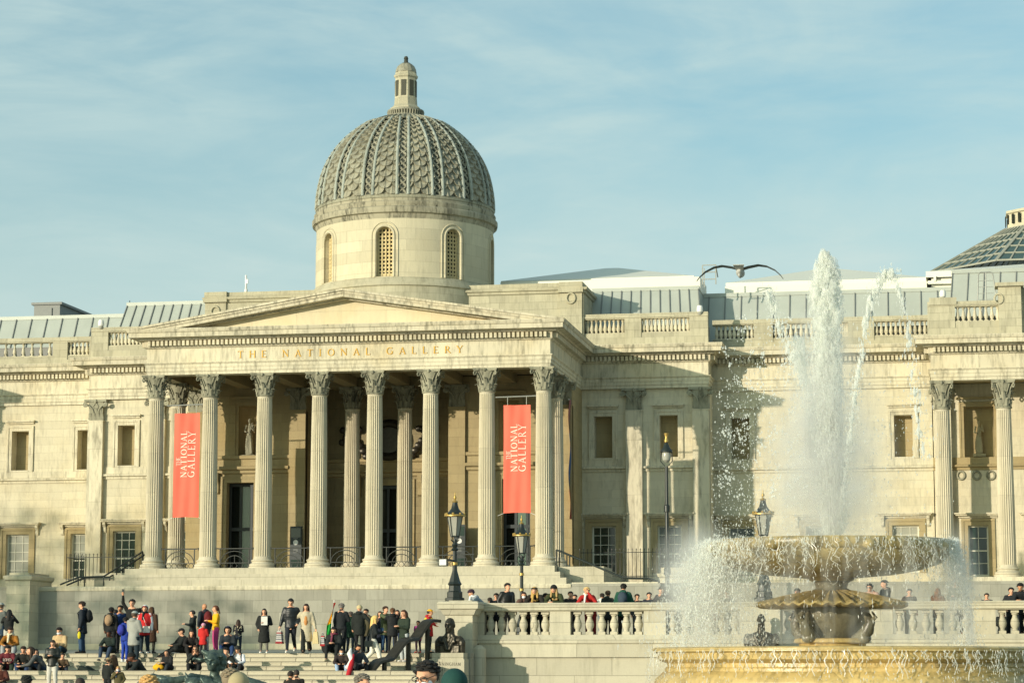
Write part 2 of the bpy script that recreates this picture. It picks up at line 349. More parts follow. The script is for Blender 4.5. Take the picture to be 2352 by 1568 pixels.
# ---- columns
def shaft_mesh():
    mb=MB(); n=96; V=[];zs=[.0,.06,.12,3.4,6.4,8.2,8.32,8.38]; rs=[.47,.455,.445,.438,.41,.385,.385,.40]
    fl=[0,0,1,1,1,1,0,0]
    for z,r,f in zip(zs,rs,fl):
        for i in range(n):
            a=2*PI*i/n; k=i%4; dd=(0 if k==0 else .038 if k in(1,3) else .06)*f; V.append(((r-dd)*math.cos(a),(r-dd)*math.sin(a),z))
    Fs=[(j*n+i,j*n+(i+1)%n,(j+1)*n+(i+1)%n,(j+1)*n+i) for j in range(len(zs)-1) for i in range(n)]
    return mb.add(V,Fs).mesh('shaft',M['shaft'])
def cap_mb(r0=.40,half=False,flat=False):
    mb=MB(); mb.rev([(r0,0),(r0+.05,.02),(r0+.05,.07),(r0-.01,.09),(r0,.5),(r0+.06,.85),(r0+.17,1.08)],n=24)
    def leaf(a,z0,z1,out,w):
        ca,sa=math.cos(a),math.sin(a); P=[]
        for k in range(6):
            t=k/5; z=z0+(z1-z0)*min(1,t*1.15) - (.09 if k==5 else 0); rr=r0+.03+out*t**2.2+(.05 if k==5 else 0); ww=w*(1-.55*t**2)*(.8 if k==0 else 1)
            for s in (-1,0,1): P.append(((rr+(.03 if s==0 else -.02))*ca-s*ww*sa,(rr+(.03 if s==0 else -.02))*sa+s*ww*ca,z))
        mb.add(P,[(k*3+s,k*3+s+1,k*3+s+4,k*3+s+3) for k in range(5) for s in (0,1)],True)
    for i in range(8): leaf(i*PI/4+PI/8,.09,.46,.15,.125); leaf(i*PI/4,.2,.78,.19,.12)
    for i in range(4):
        a=PI/4+i*PI/2; ca,sa=math.cos(a),math.sin(a); P=[]
        for k in range(9):
            t=k/8; P.append(((r0+.05+.30*t**1.6)*ca,(r0+.05+.30*t**1.6)*sa,.55+.5*t**.8))
        for k in range(10):
            q=PI/2-k*PI*1.6/9; rr=.11*(1-k/13); P.append(((r0+.35+rr*math.cos(q)*.9)*ca,(r0+.35+rr*math.cos(q)*.9)*sa,.94+rr*math.sin(q)))
        mb.tube(P,.038,5)
        for s in(-1,1):
            b=a+s*.42; mb.tube([((r0+.06+.1*t)*math.cos(b-s*.25*t),(r0+.06+.1*t)*math.sin(b-s*.25*t),.6+.42*t) for t in (0,.3,.6,1)],.03,5)
    # concave abacus
    P=[]
    for i in range(4):
        a=i*PI/2
        for t in (-.9,-.6,-.3,0,.3,.6,.9):
            x=.60-.11*(1-(t/.9)**2); y=t*.66; P.append((x*math.cos(a)-y*math.sin(a),x*math.sin(a)+y*math.cos(a)))
    mb.prism(P,'z',1.08,1.19); mb.prism([(x*1.05,y*1.05) for x,y in P],'z',1.13,1.22,0)
    for i in range(4): mb.ell((.55*math.cos(i*PI/2),.55*math.sin(i*PI/2),1.12),(.08,.08,.10),n=8,m=5)
    return mb
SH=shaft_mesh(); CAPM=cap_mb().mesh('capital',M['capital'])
BASE=MB().rev([(.66,.14),(.69,.17),(.69,.25),(.64,.29),(.57,.31),(.55,.38),(.58,.40),(.60,.44),(.56,.49),(.50,.50),(.47,.57)],n=32).rev([(0,0),(.70,0),(.72,.02),(.72,.13),(.68,.14),(.66,.14)],n=32,smooth=False).mesh('base',M['shaft'])
colproto=None
def column(x,y,label=None,zb=ZB):
    "part of the building: shaft mesh with base and capital under it"
    o=bpy.data.objects.new('column',SH); COL.objects.link(o); o.parent=gal; o.location=Vector((x,y,zb+.57))-gal.location
    if label: o['label']=label
    for nm,me,dz in (('base',BASE,-.57),('capital',CAPM,8.38)):
        c=bpy.data.objects.new(nm,me); COL.objects.link(c); c.parent=o; c.location=(0,0,dz)
        if nm=='capital': c.scale=(1,1,(ZS-zb-.57-8.38)/1.22)
    o['group']='fluted columns of the portico'
    return o
for k in range(8): column(XA+SP*(k-3.5),120)
for x in (XA-3.5*SP,XA+3.5*SP): column(x,123.7)
for k in (3,4): column(XA+SP*(k-3.5),127)
for x in (-.2,3.03,6.3,9.5): column(x,129.75,zb=6.37)
# ---- pilasters with capitals
PC=cap_mb(.36)
def pilaster(x,y,w=.9,zb=5.75,mat='trim',zt=ZS):
    m=MB(); m.box(x-w/2,x+w/2,y,y+.5,zb,zt-1.2); m.box(x-w/2-.08,x+w/2+.08,y-.08,y+.5,zb,zb+.3); m.box(x-w/2-.05,x+w/2+.05,y-.05,y+.5,zb+.3,zb+.42)
    m.box(x-w/2-.03,x+w/2+.03,y-.03,y+.5,zt-1.26,zt-1.2)
    o=G(m,'pilaster',M[mat]); 
    c=bpy.data.objects.new('capital',PMESH); COL.objects.link(c); c.parent=o; c.location=(x,y+.28,zt-1.2); c.matrix_parent_inverse=Matrix.Identity(4)
    c.scale=(w/.9,.75,1)
    return o
def boxcap():
    mb=MB(); mb.add([(-.38,-.25,0),(.38,-.25,0),(.38,.25,0),(-.38,.25,0),(-.44,-.34,1.06),(.44,-.34,1.06),(.44,.25,1.06),(-.44,.25,1.06)],[(0,1,5,4),(1,2,6,5),(3,0,4,7),(3,2,1,0),(4,5,6,7)])
    for i in range(4):
        x=-.36+.24*i
        for z0,h,o in ((.05,.42,.10),(.1,.72,.14)):
            xx=x+(0 if h<.5 else .12)
            if xx>.4: continue
            P=[]
            for k in range(5):
                t=k/4; P+=[(xx-.1*(1-.4*t),-.26-o*t*t,z0+(h-z0)*t),(xx+.1*(1-.4*t),-.26-o*t*t,z0+(h-z0)*t)]
            mb.add(P,[(k*2,k*2+1,k*2+3,k*2+2) for k in range(4)],True)
    for s in (-1,1):
        P=[(s*(.14+.50*t**1.5),-.32-.16*t,.42+.56*t**.7) for t in (0,.2,.4,.6,.8,1)]
        P+=[(s*(.58+.12*math.cos(q)),-.50,.90+.12*math.sin(q)) for q in (1.2,.5,-.3,-1.2,-2.1,-3)]
        mb.tube(P,.05,6); mb.ell((s*.58,-.46,.9),(.12,.10,.12),n=8,m=6)
        mb.tube([(s*.05,-.3,.55),(s*.16,-.34,.8),(s*.05,-.36,.96)],.03,5)
    mb.prism([(-.66,-.52),(-.3,-.40),(.3,-.40),(.66,-.52),(.66,.2),(-.66,.2)],'z',1.06,1.2)
    mb.ell((0,-.42,1.1),(.08,.07,.12),n=8,m=6)
    return mb
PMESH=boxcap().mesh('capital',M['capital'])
for x in (-16.88,-13.2): pilaster(x,129.92)
for x in (mir(-16.88),mir(-13.2)): pilaster(x,129.92)
for x in (-.2,7.9): pilaster(x,132.0)
for x in (XL+.42,XR-.42): pilaster(x,126.55,.84,ZB,'inner')
xp1,xp2=XA-5.22,XA+3.95+.1
xp2=-26.62
for x in (XA-4.46,XA+4.46): pilaster(x,126.5,.92,ZB,'inner')
# ---- walls with openings
def wall(name,x0,x1,z0,z1,y,ops,mat,dep=.80):
    m=MB(); xs=sorted({x0,x1,*[o[0] for o in ops],*[o[1] for o in ops]}); zs=sorted({z0,z1,*[o[2] for o in ops],*[o[3] for o in ops]})
    for a,b in zip(xs,xs[1:]):
        for c,d_ in zip(zs,zs[1:]):
            cx,cz=(a+b)/2,(c+d_)/2
            if any(o[0]<cx<o[1] and o[2]<cz<o[3] for o in ops): continue
            m.add([(a,y,c),(b,y,c),(b,y,d_),(a,y,d_)],[(0,1,2,3)])
    for xa,xb,za,zb in ops:
        m.add([(xa,y,za),(xb,y,za),(xb,y,zb),(xa,y,zb),(xa,y+dep,za),(xb,y+dep,za),(xb,y+dep,zb),(xa,y+dep,zb)],[(0,1,5,4),(1,2,6,5),(2,3,7,6),(3,0,4,7)])
    # top, sides, and a back sheet give the wall its thickness
    m.add([(x0,y,z0),(x0,y+.9,z0),(x0,y+.9,z1),(x0,y,z1),(x1,y,z0),(x1,y+.9,z0),(x1,y+.9,z1),(x1,y,z1)],[(0,1,2,3),(4,5,6,7),(1,5,6,2),(3,2,6,7)])
    return G(m,name,M[mat])
def surround(m,xa,xb,za,zb,y,w=.26):
    "moulded architrave round an opening, three sides"
    for o,t,pr in ((0,w*.62,.05),(w*.62,w,.09)):
        m.box(xa-t,xa-o,y-pr,y+.02,za,zb+t); m.box(xb+o,xb+t,y-pr,y+.02,za,zb+t); m.box(xa-o,xb+o,y-pr-.002,y+.02,zb+o,zb+t)
def blind(xa,xb,za,zb,y,mat='wall'):
    m=MB(); surround(m,xa,xb,za,zb,y,.30)
    m.box(xa-.36,xb+.36,y-.22,y+.02,zb+.52,zb+.62); m.box(xa-.30,xb+.30,y-.10,y+.02,zb+.42,zb+.52)
    o=G(m,'window_surround',M['trim'])
    G(MB().box(xa-.01,xb+.01,y+.74,y+.82,za,zb),'blind_panel',M['inner'],parent=o)
    G(MB().box(xa-.06,xb+.06,y-.07,y+.3,za-.01,za+.09),'sill',M['trim'],parent=o)
def sash(xa,xb,za,zb,y,nx=3,nz=5,blindlv=0,hood=True,brackets=True):
    m=MB(); surround(m,xa,xb,za,zb,y,.36); o=G(m,'window',M['inner'])
    G(MB().box(xa,xb,y+.27,y+.29,za,zb),'pane',M['glass'],parent=o)
    f=MB(); yy=y+.22
    for x in [xa+.04]+[xa+(xb-xa)*i/nx for i in range(1,nx)]+[xb-.04]: 
        w=.04 if abs(x-xa)<.1 or abs(x-xb)<.1 else .017; f.box(x-w,x+w,yy,yy+.05,za,zb)
    for i in range(nz+1):
        z=za+(zb-za)*i/nz; w=.045 if i in(0,nz) else .035 if i==nz//2 else .017; z=min(max(z,za+w),zb-w); f.box(xa,xb,yy-.004,yy+.046,z-w,z+w)
    G(f,'sash_frame',M['frame'],parent=o)
    if hood:
        h=MB(); h.box(xa-.72,xb+.72,y-.42,y+.02,zb+.60,zb+.67); h.box(xa-.66,xb+.66,y-.34,y+.02,zb+.52,zb+.60); h.box(xa-.52,xb+.52,y-.14,y+.02,zb+.42,zb+.52)
        if brackets:
            for s,x in ((-1,xa-.50),(1,xb+.50)):
                h.prism([(y+.02,zb+.52),(y-.28,zb+.52),(y-.27,zb+.38),(y-.14,zb+.22),(y-.12,zb+.02),(y-.06,zb-.08),(y+.02,zb-.08)],'x',x-.08,x+.08)
        G(h,'hood',M['trim'],parent=o)
    return o
# blinds sit just in front of the dark glass so they show through as they do in the photo
def sashblind(xa,xb,za,zb,y,fr): G(MB().box(xa+.05,xb-.05,y+.255,y+.265,za+(zb-za)*(1-fr),zb),'window_blind',M['blind'])
UP=(12.97,15.36); LO=(6.76,9.33)
opsB=[]; 
for c in (-18.6,-14.98): opsB+= [(c-.5,c+.5,*UP),(c-.66,c+.66,*LO)]
opsBL=[(mir(b),mir(a),c,d_) for a,b,c,d_ in opsB]
wall('wall',XR-.2,XBR+.05,5.2,16.9,130.22,opsB,'wall'); wall('wall',XB-.05,XL+.2,5.2,16.9,130.22,opsBL,'wall')
for a,b,c,d_ in opsB+opsBL:
    (blind if c>12 else sash)(a,b,c,d_,130.22)
opsC=[]
for c in (-11.24,-7.0,-2.32): opsC+=[(c-.5,c+.5,*UP),(c-.72,c+.72,*LO)]
opsCL=[(c-.52,c+.52,*UP) for c in (-49.35,-53.4,-57.6)]+[(c-.70,c+.70,*LO) for c in (-49.45,-53.4,-57.6)]
wall('wall',XBR-.3,XD+.05,5.2,16.9,132.42,opsC,'wall'); wall('wall',XE-.05,XB+.3,5.2,16.9,132.42,opsCL,'wall')
for a,b,c,d_ in opsC+opsCL:
    if c>12: blind(a,b,c,d_,132.42)
    else: sash(a,b,c,d_,132.42); 
    if c<12 and (a<-48 or a>-4): sashblind(a,b,c,d_,132.42,1.0 if a<-52 or a>-4 else .55)
# string courses
SP_=[(0,12.28),(.06,12.3),(.06,12.42),(.20,12.46),(.20,12.56),(.05,12.6),(.05,12.98),(0,12.98)]
for pth in ([(XR,130.22),(XBR-.85,130.22)],[(XB+.85,130.22),(XL,130.22)],[(XBR,132.42),(XD,132.42)],[(XE,132.42),(XB,132.42)]): G(MB().sweep(pth,SP_),'string_course',M['trim'])
# B block returns and lower plinths
for q in ((XBR-.3,XBR,130.2,132.6,5.2,16.86),(XB,XB+.3,130.2,132.6,5.2,16.86)): G(MB().box(*q),'side_return',M['wall'])
for q in ((XR,XBR-.02,129.98,130.25,5.2,6.3),(XB+.02,XL,129.98,130.25,5.2,6.3),(XBR,XD,132.2,132.45,5.2,6.3)): G(MB().box(*q),'base_course',M['wall'])
# ---- portico interior
YI=126.7
def ap(u0,u1,vt,vb,Y=126.7): return (X(u0,Y),X(u1,Y),max(ZB,Z((u0+u1)/2,vb,Y)) if vb<1300 else ZB,Z((u0+u1)/2,vt,Y))
dL=ap(520,582,1108,1310); nL=ap(545,590,932,1050); dR=(mir(dL[1]),mir(dL[0]),dL[2],dL[3]); nR=(mir(nL[1]),mir(nL[0]),nL[2],nL[3]); dC=(XA-1.1,XA+1.1,ZB,Z(895,1114,129.7))
xi0,xi1=XA-4.0,XA+4.0
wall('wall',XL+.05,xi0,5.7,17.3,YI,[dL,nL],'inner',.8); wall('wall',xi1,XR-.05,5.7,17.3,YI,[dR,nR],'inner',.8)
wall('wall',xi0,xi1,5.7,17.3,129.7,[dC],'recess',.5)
for q in ((xi0-.2,xi0-.003,YI+.1,129.8,5.7,17.3),(xi1+.003,xi1+.2,YI+.1,129.8,5.7,17.3),(XL+.0,XL+.3,YI+.05,130.3,5.7,ZS),(XR-.3,XR,YI+.05,130.3,5.7,ZS)): G(MB().box(*q),'side_return',M['inner'])
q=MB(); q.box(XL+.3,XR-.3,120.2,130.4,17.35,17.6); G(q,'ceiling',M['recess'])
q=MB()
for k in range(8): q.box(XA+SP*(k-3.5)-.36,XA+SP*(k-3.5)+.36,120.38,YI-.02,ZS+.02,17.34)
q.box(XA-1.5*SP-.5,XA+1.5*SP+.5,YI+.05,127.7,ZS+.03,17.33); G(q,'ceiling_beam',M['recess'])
for x0,x1,y,z in ((XL+.9,xi0-.93,YI,dL[3]+.45),(xi1+.93,XR-.9,YI,dL[3]+.45),(xi0,xi1,129.7,dC[3]+.45)):
    m=MB(); m.sweep([(x0,y),(x1,y)],[(0,z),(.12,z+.08),(.12,z+.2),(.30,z+.28),(.30,z+.42),(.06,z+.46),(.06,z+.8),(.16,z+.86),(.16,z+1.02),(0,z+1.06)])
    G(m,'string_course',M['inner'])
    cx=(dL[0]+dL[1])/2 if x1<xi0 else (dR[0]+dR[1])/2 if x0>xi1-.1 else XA; hwd=1.35 if y<129 else 1.75
    for xb_ in (cx-hwd,cx+hwd): m=MB(); m.prism([(y,z+.1),(y-.28,z+.1),(y-.25,z-.3),(y-.1,z-.6),(y-.16,z-1.0),(y,z-1.1)],'x',xb_-.12,xb_+.12); G(m,'bracket',M['inner'])
DG=plain('door_glass',(.10,.16,.12),.1,spec=.8)
for (xa,xb_,za,zb_),y,dp in ((dL,YI,.8),(dR,YI,.8),(dC,129.7,.5)):
    m=MB(); surround(m,xa,xb_,za,zb_,y,.34); o=G(m,'doorway',M['inner'])
    G(MB().box(xa+.002,xb_-.002,y+dp-.06,y+dp-.02,za,zb_),'dark_opening',M['dark'],parent=o)
    fr=MB(); y2=y+dp-.35
    for x in (xa+.08,(xa+xb_)/2-.1,(xa+xb_)/2+.52,xb_-.08): fr.box(x-.07,x+.07,y2,y2+.1,za,zb_)
    for z in (za+.08,za+2.5,zb_-.1): fr.box(xa,xb_,y2-.01,y2+.09,z-.09,z+.09)
    G(fr,'door_frame',M['totem'],parent=o)
    if y<129: G(MB().box((xa+xb_)/2-.02,(xa+xb_)/2+.45,y2+.05,y2+.07,za,zb_),'glass_panel',DG,parent=o)
# niches
ND=(.95,2.55,12.98,15.75)
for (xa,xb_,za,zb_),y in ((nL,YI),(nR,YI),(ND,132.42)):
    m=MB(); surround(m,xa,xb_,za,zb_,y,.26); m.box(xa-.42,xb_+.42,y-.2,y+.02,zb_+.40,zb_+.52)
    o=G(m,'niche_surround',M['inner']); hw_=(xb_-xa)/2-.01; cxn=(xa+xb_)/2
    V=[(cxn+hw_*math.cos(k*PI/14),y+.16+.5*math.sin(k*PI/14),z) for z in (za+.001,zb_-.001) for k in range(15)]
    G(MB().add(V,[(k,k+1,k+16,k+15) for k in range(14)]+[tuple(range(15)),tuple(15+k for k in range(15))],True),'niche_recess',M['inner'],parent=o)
# wreath relief in the recess
m=MB(); cx,cz=XA,Z(900,1010,129.5)
m.tube([(cx+.95*math.cos(t*PI/12),129.5,cz+.95*math.sin(t*PI/12)) for t in range(24)],.22,8,closed=True)
m.rev([(0,0),(.72,0),(.76,.08)],n=28); 
for i,v in enumerate(m.V[-84:]): m.V[len(m.V)-84+i]=(cx+v[0],129.5-v[2],cz+v[1])
for s in (-1,1):
    for k in range(14):
        a=k*.22; m.ell((cx+s*(1.3+.14*k%1.1+.05*k),129.45,cz-.9+1.5*math.sin(a*.9)),(.22,.12,.2),n=7,m=5)
G(m,'wreath_relief',M['bronze'],'dark carved wreath round a stone disc deep in the portico')
G(MB().box(XD+.1,23,129.9,132.6,17.02,17.3),'ceiling',M['inner'])
# ---- D pavilion wall
wall('wall',XD,24,5.2,17.0,132.42,[(.95,2.55,12.98,15.75),(1.03,2.1,6.55,9.28),(4.3,5.9,12.98,15.75),(4.5,5.6,6.55,9.28)],'wall')
sash(1.03,2.1,6.55,9.28,132.42,2,4,brackets=False); sash(4.5,5.6,6.55,9.28,132.42,2,4,brackets=False)
m=MB(); m.sweep([(XD,132.42),(14,132.42)],SP_); G(m,'string_course',M['inner'])
for u in (2210,2246,2279):
    m=MB(); x,z=X(u,132.35),Z(u,1091,132.35); m.tube([(x+.20*math.cos(t*PI/8),132.36,z+.22*math.sin(t*PI/8)) for t in range(16)],.06,6,closed=True); G(m,'wreath_relief',M['capital'])
m=MB(); m.box(XD-.2,24,128.7,132.5,6.12,6.37); m.box(XD-.05,24,128.9,132.5,3.2,6.12); m.box(XD-.12,24,128.8,132.5,5.95,6.12); G(m,'plinth',M['trim'])
m=MB(); m.box(XE-24,XE+.1,128.9,132.5,3.2,6.37); m.box(XE-24,XE-.2,125.6,132.3,6.37,16.85); G(m,'wall',M['wall'])
# ---- attic and parapets
def attic(x0,x1,y0,y1,zt=22.85):
    m=MB(); m.box(x0,x1,y0,y1,19.1,zt-.62); m.sweep([(x0,y1),(x0,y0),(x1,y0),(x1,y1)],[(0,zt-.62),(.08,zt-.58),(.10,zt-.46),(.20,zt-.42),(.22,zt-.30),(.0,zt-.26),(-.02,zt-.26),(-.02,zt),(-.5,zt)]); m.box(x0+.06,x1-.06,y0+.06,y1,zt-.3,zt-.02); return m
G(attic(XL-.1,XR+.15,130.0,142),'attic',M['attic'])
for x in (XL+.45,XR-.55): m=MB(); m.box(x-.62,x+.62,129.9,130.05,19.2,22.25); m.box(x-.7,x+.7,129.75,130.1,22.27,22.5); m.box(x-.66,x+.66,129.85,130.1,22.5,22.87); G(m,'attic_pier',M['attic'])
for x,z in ((XL+.45,21.75),(XR-.55,Z(1326,685,130))): G(MB().tube([(x+.24*math.cos(t*PI/8),129.86,z+.28*math.sin(t*PI/8)) for t in range(16)],.07,6,closed=True),'wreath_relief',M['attic'])
# balusters
def balprof(h,r): return [(r*.9,0),(r*.9,h*.07),(r*.55,h*.10),(r*.6,h*.14),(r*.95,h*.24),(r*1.0,h*.34),(r*.75,h*.52),(r*.45,h*.74),(r*.45,h*.8),(r*.7,h*.84),(r*.55,h*.88),(r*.9,h*.92),(r*.9,h)]
RB=MB().rev(balprof(.80,.112),n=12).box(-.11,.11,-.11,.11,-.001,.05).mesh('baluster',M['trim'])
nbal=[0]
def parapet(path,z0,piers,y,openx,zo=0,zt=0):
    "plinth, piers and rail along x at plane y; balusters over each run in openx"
    x0,x1=path; m=MB()
    m.box(x0,x1,y-.05,y+.5,z0,z0+.50); m.box(x0,x1,y+.02,y+.42,z0+.50,z0+.76+zt)
    m.box(x0,x1,y+.0,y+.44,z0+1.54+zt,z0+1.60+zt); m.box(x0,x1,y-.06,y+.50,z0+1.60+zt,z0+1.70+zt); m.box(x0,x1,y-.02,y+.46,z0+1.70+zt,z0+1.84+zt)
    for a,b in piers: m.box(a,b,y-.02,y+.46,z0+.50,z0+1.60+zt)
    o=G(m,'parapet',M['attic'])
    for a,b,n in openx:
        for i in range(n):
            nbal[0]+=1; c=bpy.data.objects.new('baluster',RB); COL.objects.link(c); c.parent=o
            c.matrix_parent_inverse=Matrix.Identity(4); c.location=(a+(b-a)*(i+.5)/n,y+.22,z0+.76+zt); c['group']='balusters of the roof parapets'
    return o
def xs(*us,Y=130.3): return [X(u,Y) for u in us]
a,b,c,d_,e,f_=xs(1347,1438,1477,1589,1633,1640)
parapet((XR+.15,XBR+.0),19.2,[(b,c),(d_,XBR-.01)],130.15,[(XR+.2,b,9),(c,d_,12)])
ml=lambda x:mir(x)
parapet((XB,XL-.1),19.2,[(XB,ml(d_)),(ml(c),ml(b))],130.15,[(ml(d_),ml(c),12),(ml(b),XL-.1,9)])
gC=xs(1645,1738,1782,1852,1858,1957,1980,2076,2083,2135,Y=132.8)
parapet((XBR,XD),19.05,[(gC[1],gC[2]),(gC[3]+.9,gC[3]+1.7),(X(1957,132.8),X(1979,132.8)+.9),(XD-.15,XD)],132.6,[(XBR+.1,gC[1],9),(gC[2],gC[3]+.9,9),(gC[3]+1.7,gC[5],7),(X(1979,132.8)+.9,XD-.15,11)])
parapet((XE,XB),19.05,[(X(202,132.8)-.1,XB),(X(114,132.8),X(148,132.8))],132.6,[(XE,X(114,132.8),16),(X(148,132.8),XB-.35,8)])
parapet((XD-.1,4.2),19.2,[(XD-.1,.6),(3.0,4.2)],129.5,[(.6,3.0,8)],zt=.1)
m=MB(); m.box(2.9,4.1,129.3,130.3,19.2,21.95); m.box(2.75,4.25,129.15,130.4,21.85,22.05); m.box(4.1,24,129.9,131,19.2,21.85); m.box(-.75,.7,129.4,130.0,20.95,21.35); G(m,'attic_pier',M['attic'])
m=MB(); x,z=X(2308,129.3),Z(2308,686,129.3); m.tube([(x+.22*math.cos(t*PI/8),129.28,z+.26*math.sin(t*PI/8)) for t in range(16)],.06,6,closed=True); G(m,'wreath_relief',M['attic'],'carved wreath on the attic pier at far right')
# ---- zinc roofs with standing seams
def zroof(name,x0,x1,yb,zb,yt,zt,n,slantL=0,slantR=0,back=12):
    m=MB(); A=[(x0,yb,zb),(x1,yb,zb),(x1-slantR,yt,zt),(x0+slantL,yt,zt),(x0,yb+back,zb),(x1,yb+back,zb),(x1-slantR,yt+back-1,zt),(x0+slantL,yt+back-1,zt)]
    m.add(A,[(0,1,2,3),(0,3,7,4),(1,5,6,2),(3,2,6,7),(4,7,6,5)])
    m.box(x0+slantL-.05,x1-slantR+.05,yt-.12,yt+.3,zt-.18,zt+.04)
    o=G(m,name,M['zinc']); s=MB()
    for i in range(n+1):
        t=i/n; xx=x0+slantL*0+(x1-x0)*t; xt=x0+slantL+(x1-slantR-x0-slantL)*t
        s.bar((xx,yb-.04,zb),(xt,yt-.04-(yt-yb)*.15/(zt-zb),zt-.15),.05,.06)
    G(s,'roof_seams',M['seam'],parent=o); return o
zroof('zinc_roof',XR+.1,X(1618,132.5),132.2,19.6,134,23.05,11,0,.35)
zroof('zinc_roof',mir(X(1618,132.5))-.15,XL,132.2,19.6,134,23.0,11,.4,0)
zroof('zinc_roof',-14.2,0.6,134.8,19.4,136.4,22.95,16)
zroof('zinc_roof',-75,-47.6,134.8,19.4,136.4,22.72,28)
zroof('zinc_roof',.2,20,134.6,19.4,136.2,23.9,22,.35)
for x0,x1,y in ((XR+.2,XBR-.1,130.75),(XB+.1,XL-.2,130.75),(XBR+.1,XD-.1,133.3),(-75,XB-.1,133.3),(XD,4,130.3)): G(MB().box(x0,x1,y,y+1.3,19.0,20.42),'roof_gutter',M['seam'])  # dark boxes behind the balusters stand in for the shadow in the gutter
def hip(x0,x1,y0,y1,zb,zt,r0,r1):
    m=MB(); ym=(y0+y1)/2; V=[(x0,y0,zb),(x1,y0,zb),(x1,y1,zb),(x0,y1,zb),(r0,ym,zt),(r1,ym,zt)]
    m.add(V,[(0,1,5,4),(1,2,5),(2,3,4,5),(3,0,4),(0,3,2,1)]); 
    m.add([(a,b,c-.35) for a,b,c in V[:4]]+[V[i] for i in range(4)],[(0,1,5,4),(1,2,6,5),(2,3,7,6),(3,0,4,7)])
    m.box(x0+.1,x1-.1,y0-.05,y0+.2,zb-.75,zb-.55); m.box(x0+.3,x1-.3,y0+.27,y0+.6,zb-1.6,zb-.36); m.box(x0+.3,x0+.6,y0+.62,y1-1,zb-1.6,zb-.36)
    for i in range(12): x=x0+.5+(x1-x0-1)*i/11; m.box(x-.07,x+.07,y0-.12,y0+.12,zb-.6,zb-.3)
    return G(m,'skylight_roof',M['white'])
hip(X(1150,138),X(1600,138),138,150,24.35,25.95,-20.4,-19.6)
hip(-12.6,-.85,139.5,151,24.1,25.75,-7.2,-6.6)
hip(X(2140,138),20,138,150,24.2,25.6,8,9)
m=MB(); m.box(X(1160,136),X(1612,134),134.5,138.1,22.9,23.7); m.box(-12.4,-.9,136.8,139.6,22.9,23.45); G(m,'roof_kerb',M['white'])
# pyramid skylight behind the right pavilion
px,py=X(2327,150)+2.1,150; R1,R2=px-X(2130,150)+.1,2.3; z1,z2=25.6,28.5
m=MB().rev([(R1,z1),(R2,z2)],px,py,8,PI/8,PI/8+2*PI,False); o=G(m,'pyramid_skylight',plain('green_glass',(.03,.065,.052),.15,spec=.8))
gb=MB()
for k in range(8):
    a0=PI/8+k*PI/4; a1=a0+PI/4; P=lambda a,t:Vector((px+(R1+(R2-R1)*t)*math.cos(a),py+(R1+(R2-R1)*t)*math.sin(a),z1+(z2-z1)*t))
    gb.bar(P(a0,0),P(a0,1),.22,.12)
    for j in range(1,7): s=j/7; gb.bar(P(a0,0)*(1-s)+P(a1,0)*s,P(a0,1)*(1-s)+P(a1,1)*s,.10)
    for t in (0,.2,.4,.6,.8,1): gb.bar(P(a0,t),P(a1,t),.10)
G(gb,'glazing_bars',plain('glazing_bar',(.30,.30,.24),.5),parent=o)
m=MB().rev([(1.95,28.5),(2.1,28.55),(2.05,29.45),(2.18,29.5),(2.18,29.65),(0,30.0)],px,py,8,PI/8,PI/8+2*PI,False)
G(m,'lantern',M['drum']); s=MB()
for k in range(24): a=k*PI/12+.13; s.box(-.09,.09,-.02,.02,28.8,29.4); v=s.V[-8:]; s.V[-8:]=[(px+2.06*math.cos(a)-x_*math.sin(a)+y_*math.cos(a),py+2.06*math.sin(a)+x_*math.cos(a)+y_*math.sin(a),z_) for x_,y_,z_ in v]
G(s,'lantern_opening',M['dark'])
# roof clutter
m=MB(); x0,x1=X(65,138),X(125,138); m.box(x0,x1,138,144,22.6,23.7); m.box(x0-.15,x1+.15,137.9,144.1,23.7,23.85); m.box(x0+.5,x1-.5,137.93,138,22.9,23.5)
m.build('roof_plant_housing',M['seam'],label='dark grey plant housing on the left zinc roof',cat='roof housing')
for u,vt,vb,Y,nm,lab in ((565,632,672,134,'antenna','thin white antenna on the attic left of the dome'),(298,690,706,135,'lightning_rod','small dark rod on the ridge of the left zinc roof')):
    p=at(u,vb,Y);q=at(u,vt,Y); m=MB(); m.tube([p,q],.06 if nm=='antenna' else .025,8)
    if nm=='antenna': m.tube([q-Vector((0,0,.5)),q+Vector((.12,0,-.35))],.03); m.box(q.x+.03,q.x+.14,Y-.05,Y+.05,q.z-.5,q.z-.25); m.tube([p,p+Vector((0,0,.2))],.1)
    m.build(nm,M['cctv'] if nm=='antenna' else M['iron'],label=lab,cat=nm.replace('_',' '))
for u,vt,Y,lab in ((235,733,130.3,'white dome security camera on the left parapet corner'),(1608,700,130.3,'white dome security camera on the parapet corner left of the fountain jet'),(2165,665,130,'white dome security camera on the parapet right of the fountain jet')):
    p=at(u,vt,Y); e=empty('security_camera',(p.x,Y,p.z-.85),lab,'security camera','white security cameras on the parapets')
    MB().tube([(0,0,0),(0,0,.55),(.0,-.05,.72),(0,-.18,.78)],.035).box(-.12,.12,-.1,.1,0,.04).build('bracket',M['totem'],e,True)
    MB().rev([(0,.80),(.13,.78),(.17,.66),(.18,.5),(.15,.42)],0,-.18,16).build('housing',M['cctv'],e,True)
    MB().rev([(.14,.42),(.13,.33),(.08,.26),(0,.24)],0,-.18,16).build('lens_dome',M['lampglass'],e,True)
m=MB(); p=at(1614,668,133)
for x in (p.x,p.x+.75): m.bar((x,133,23),(x,133,24.1),.06)
for z in (23.3,23.7,24.1): m.bar((p.x,133,z),(p.x+.75,133,z),.05)
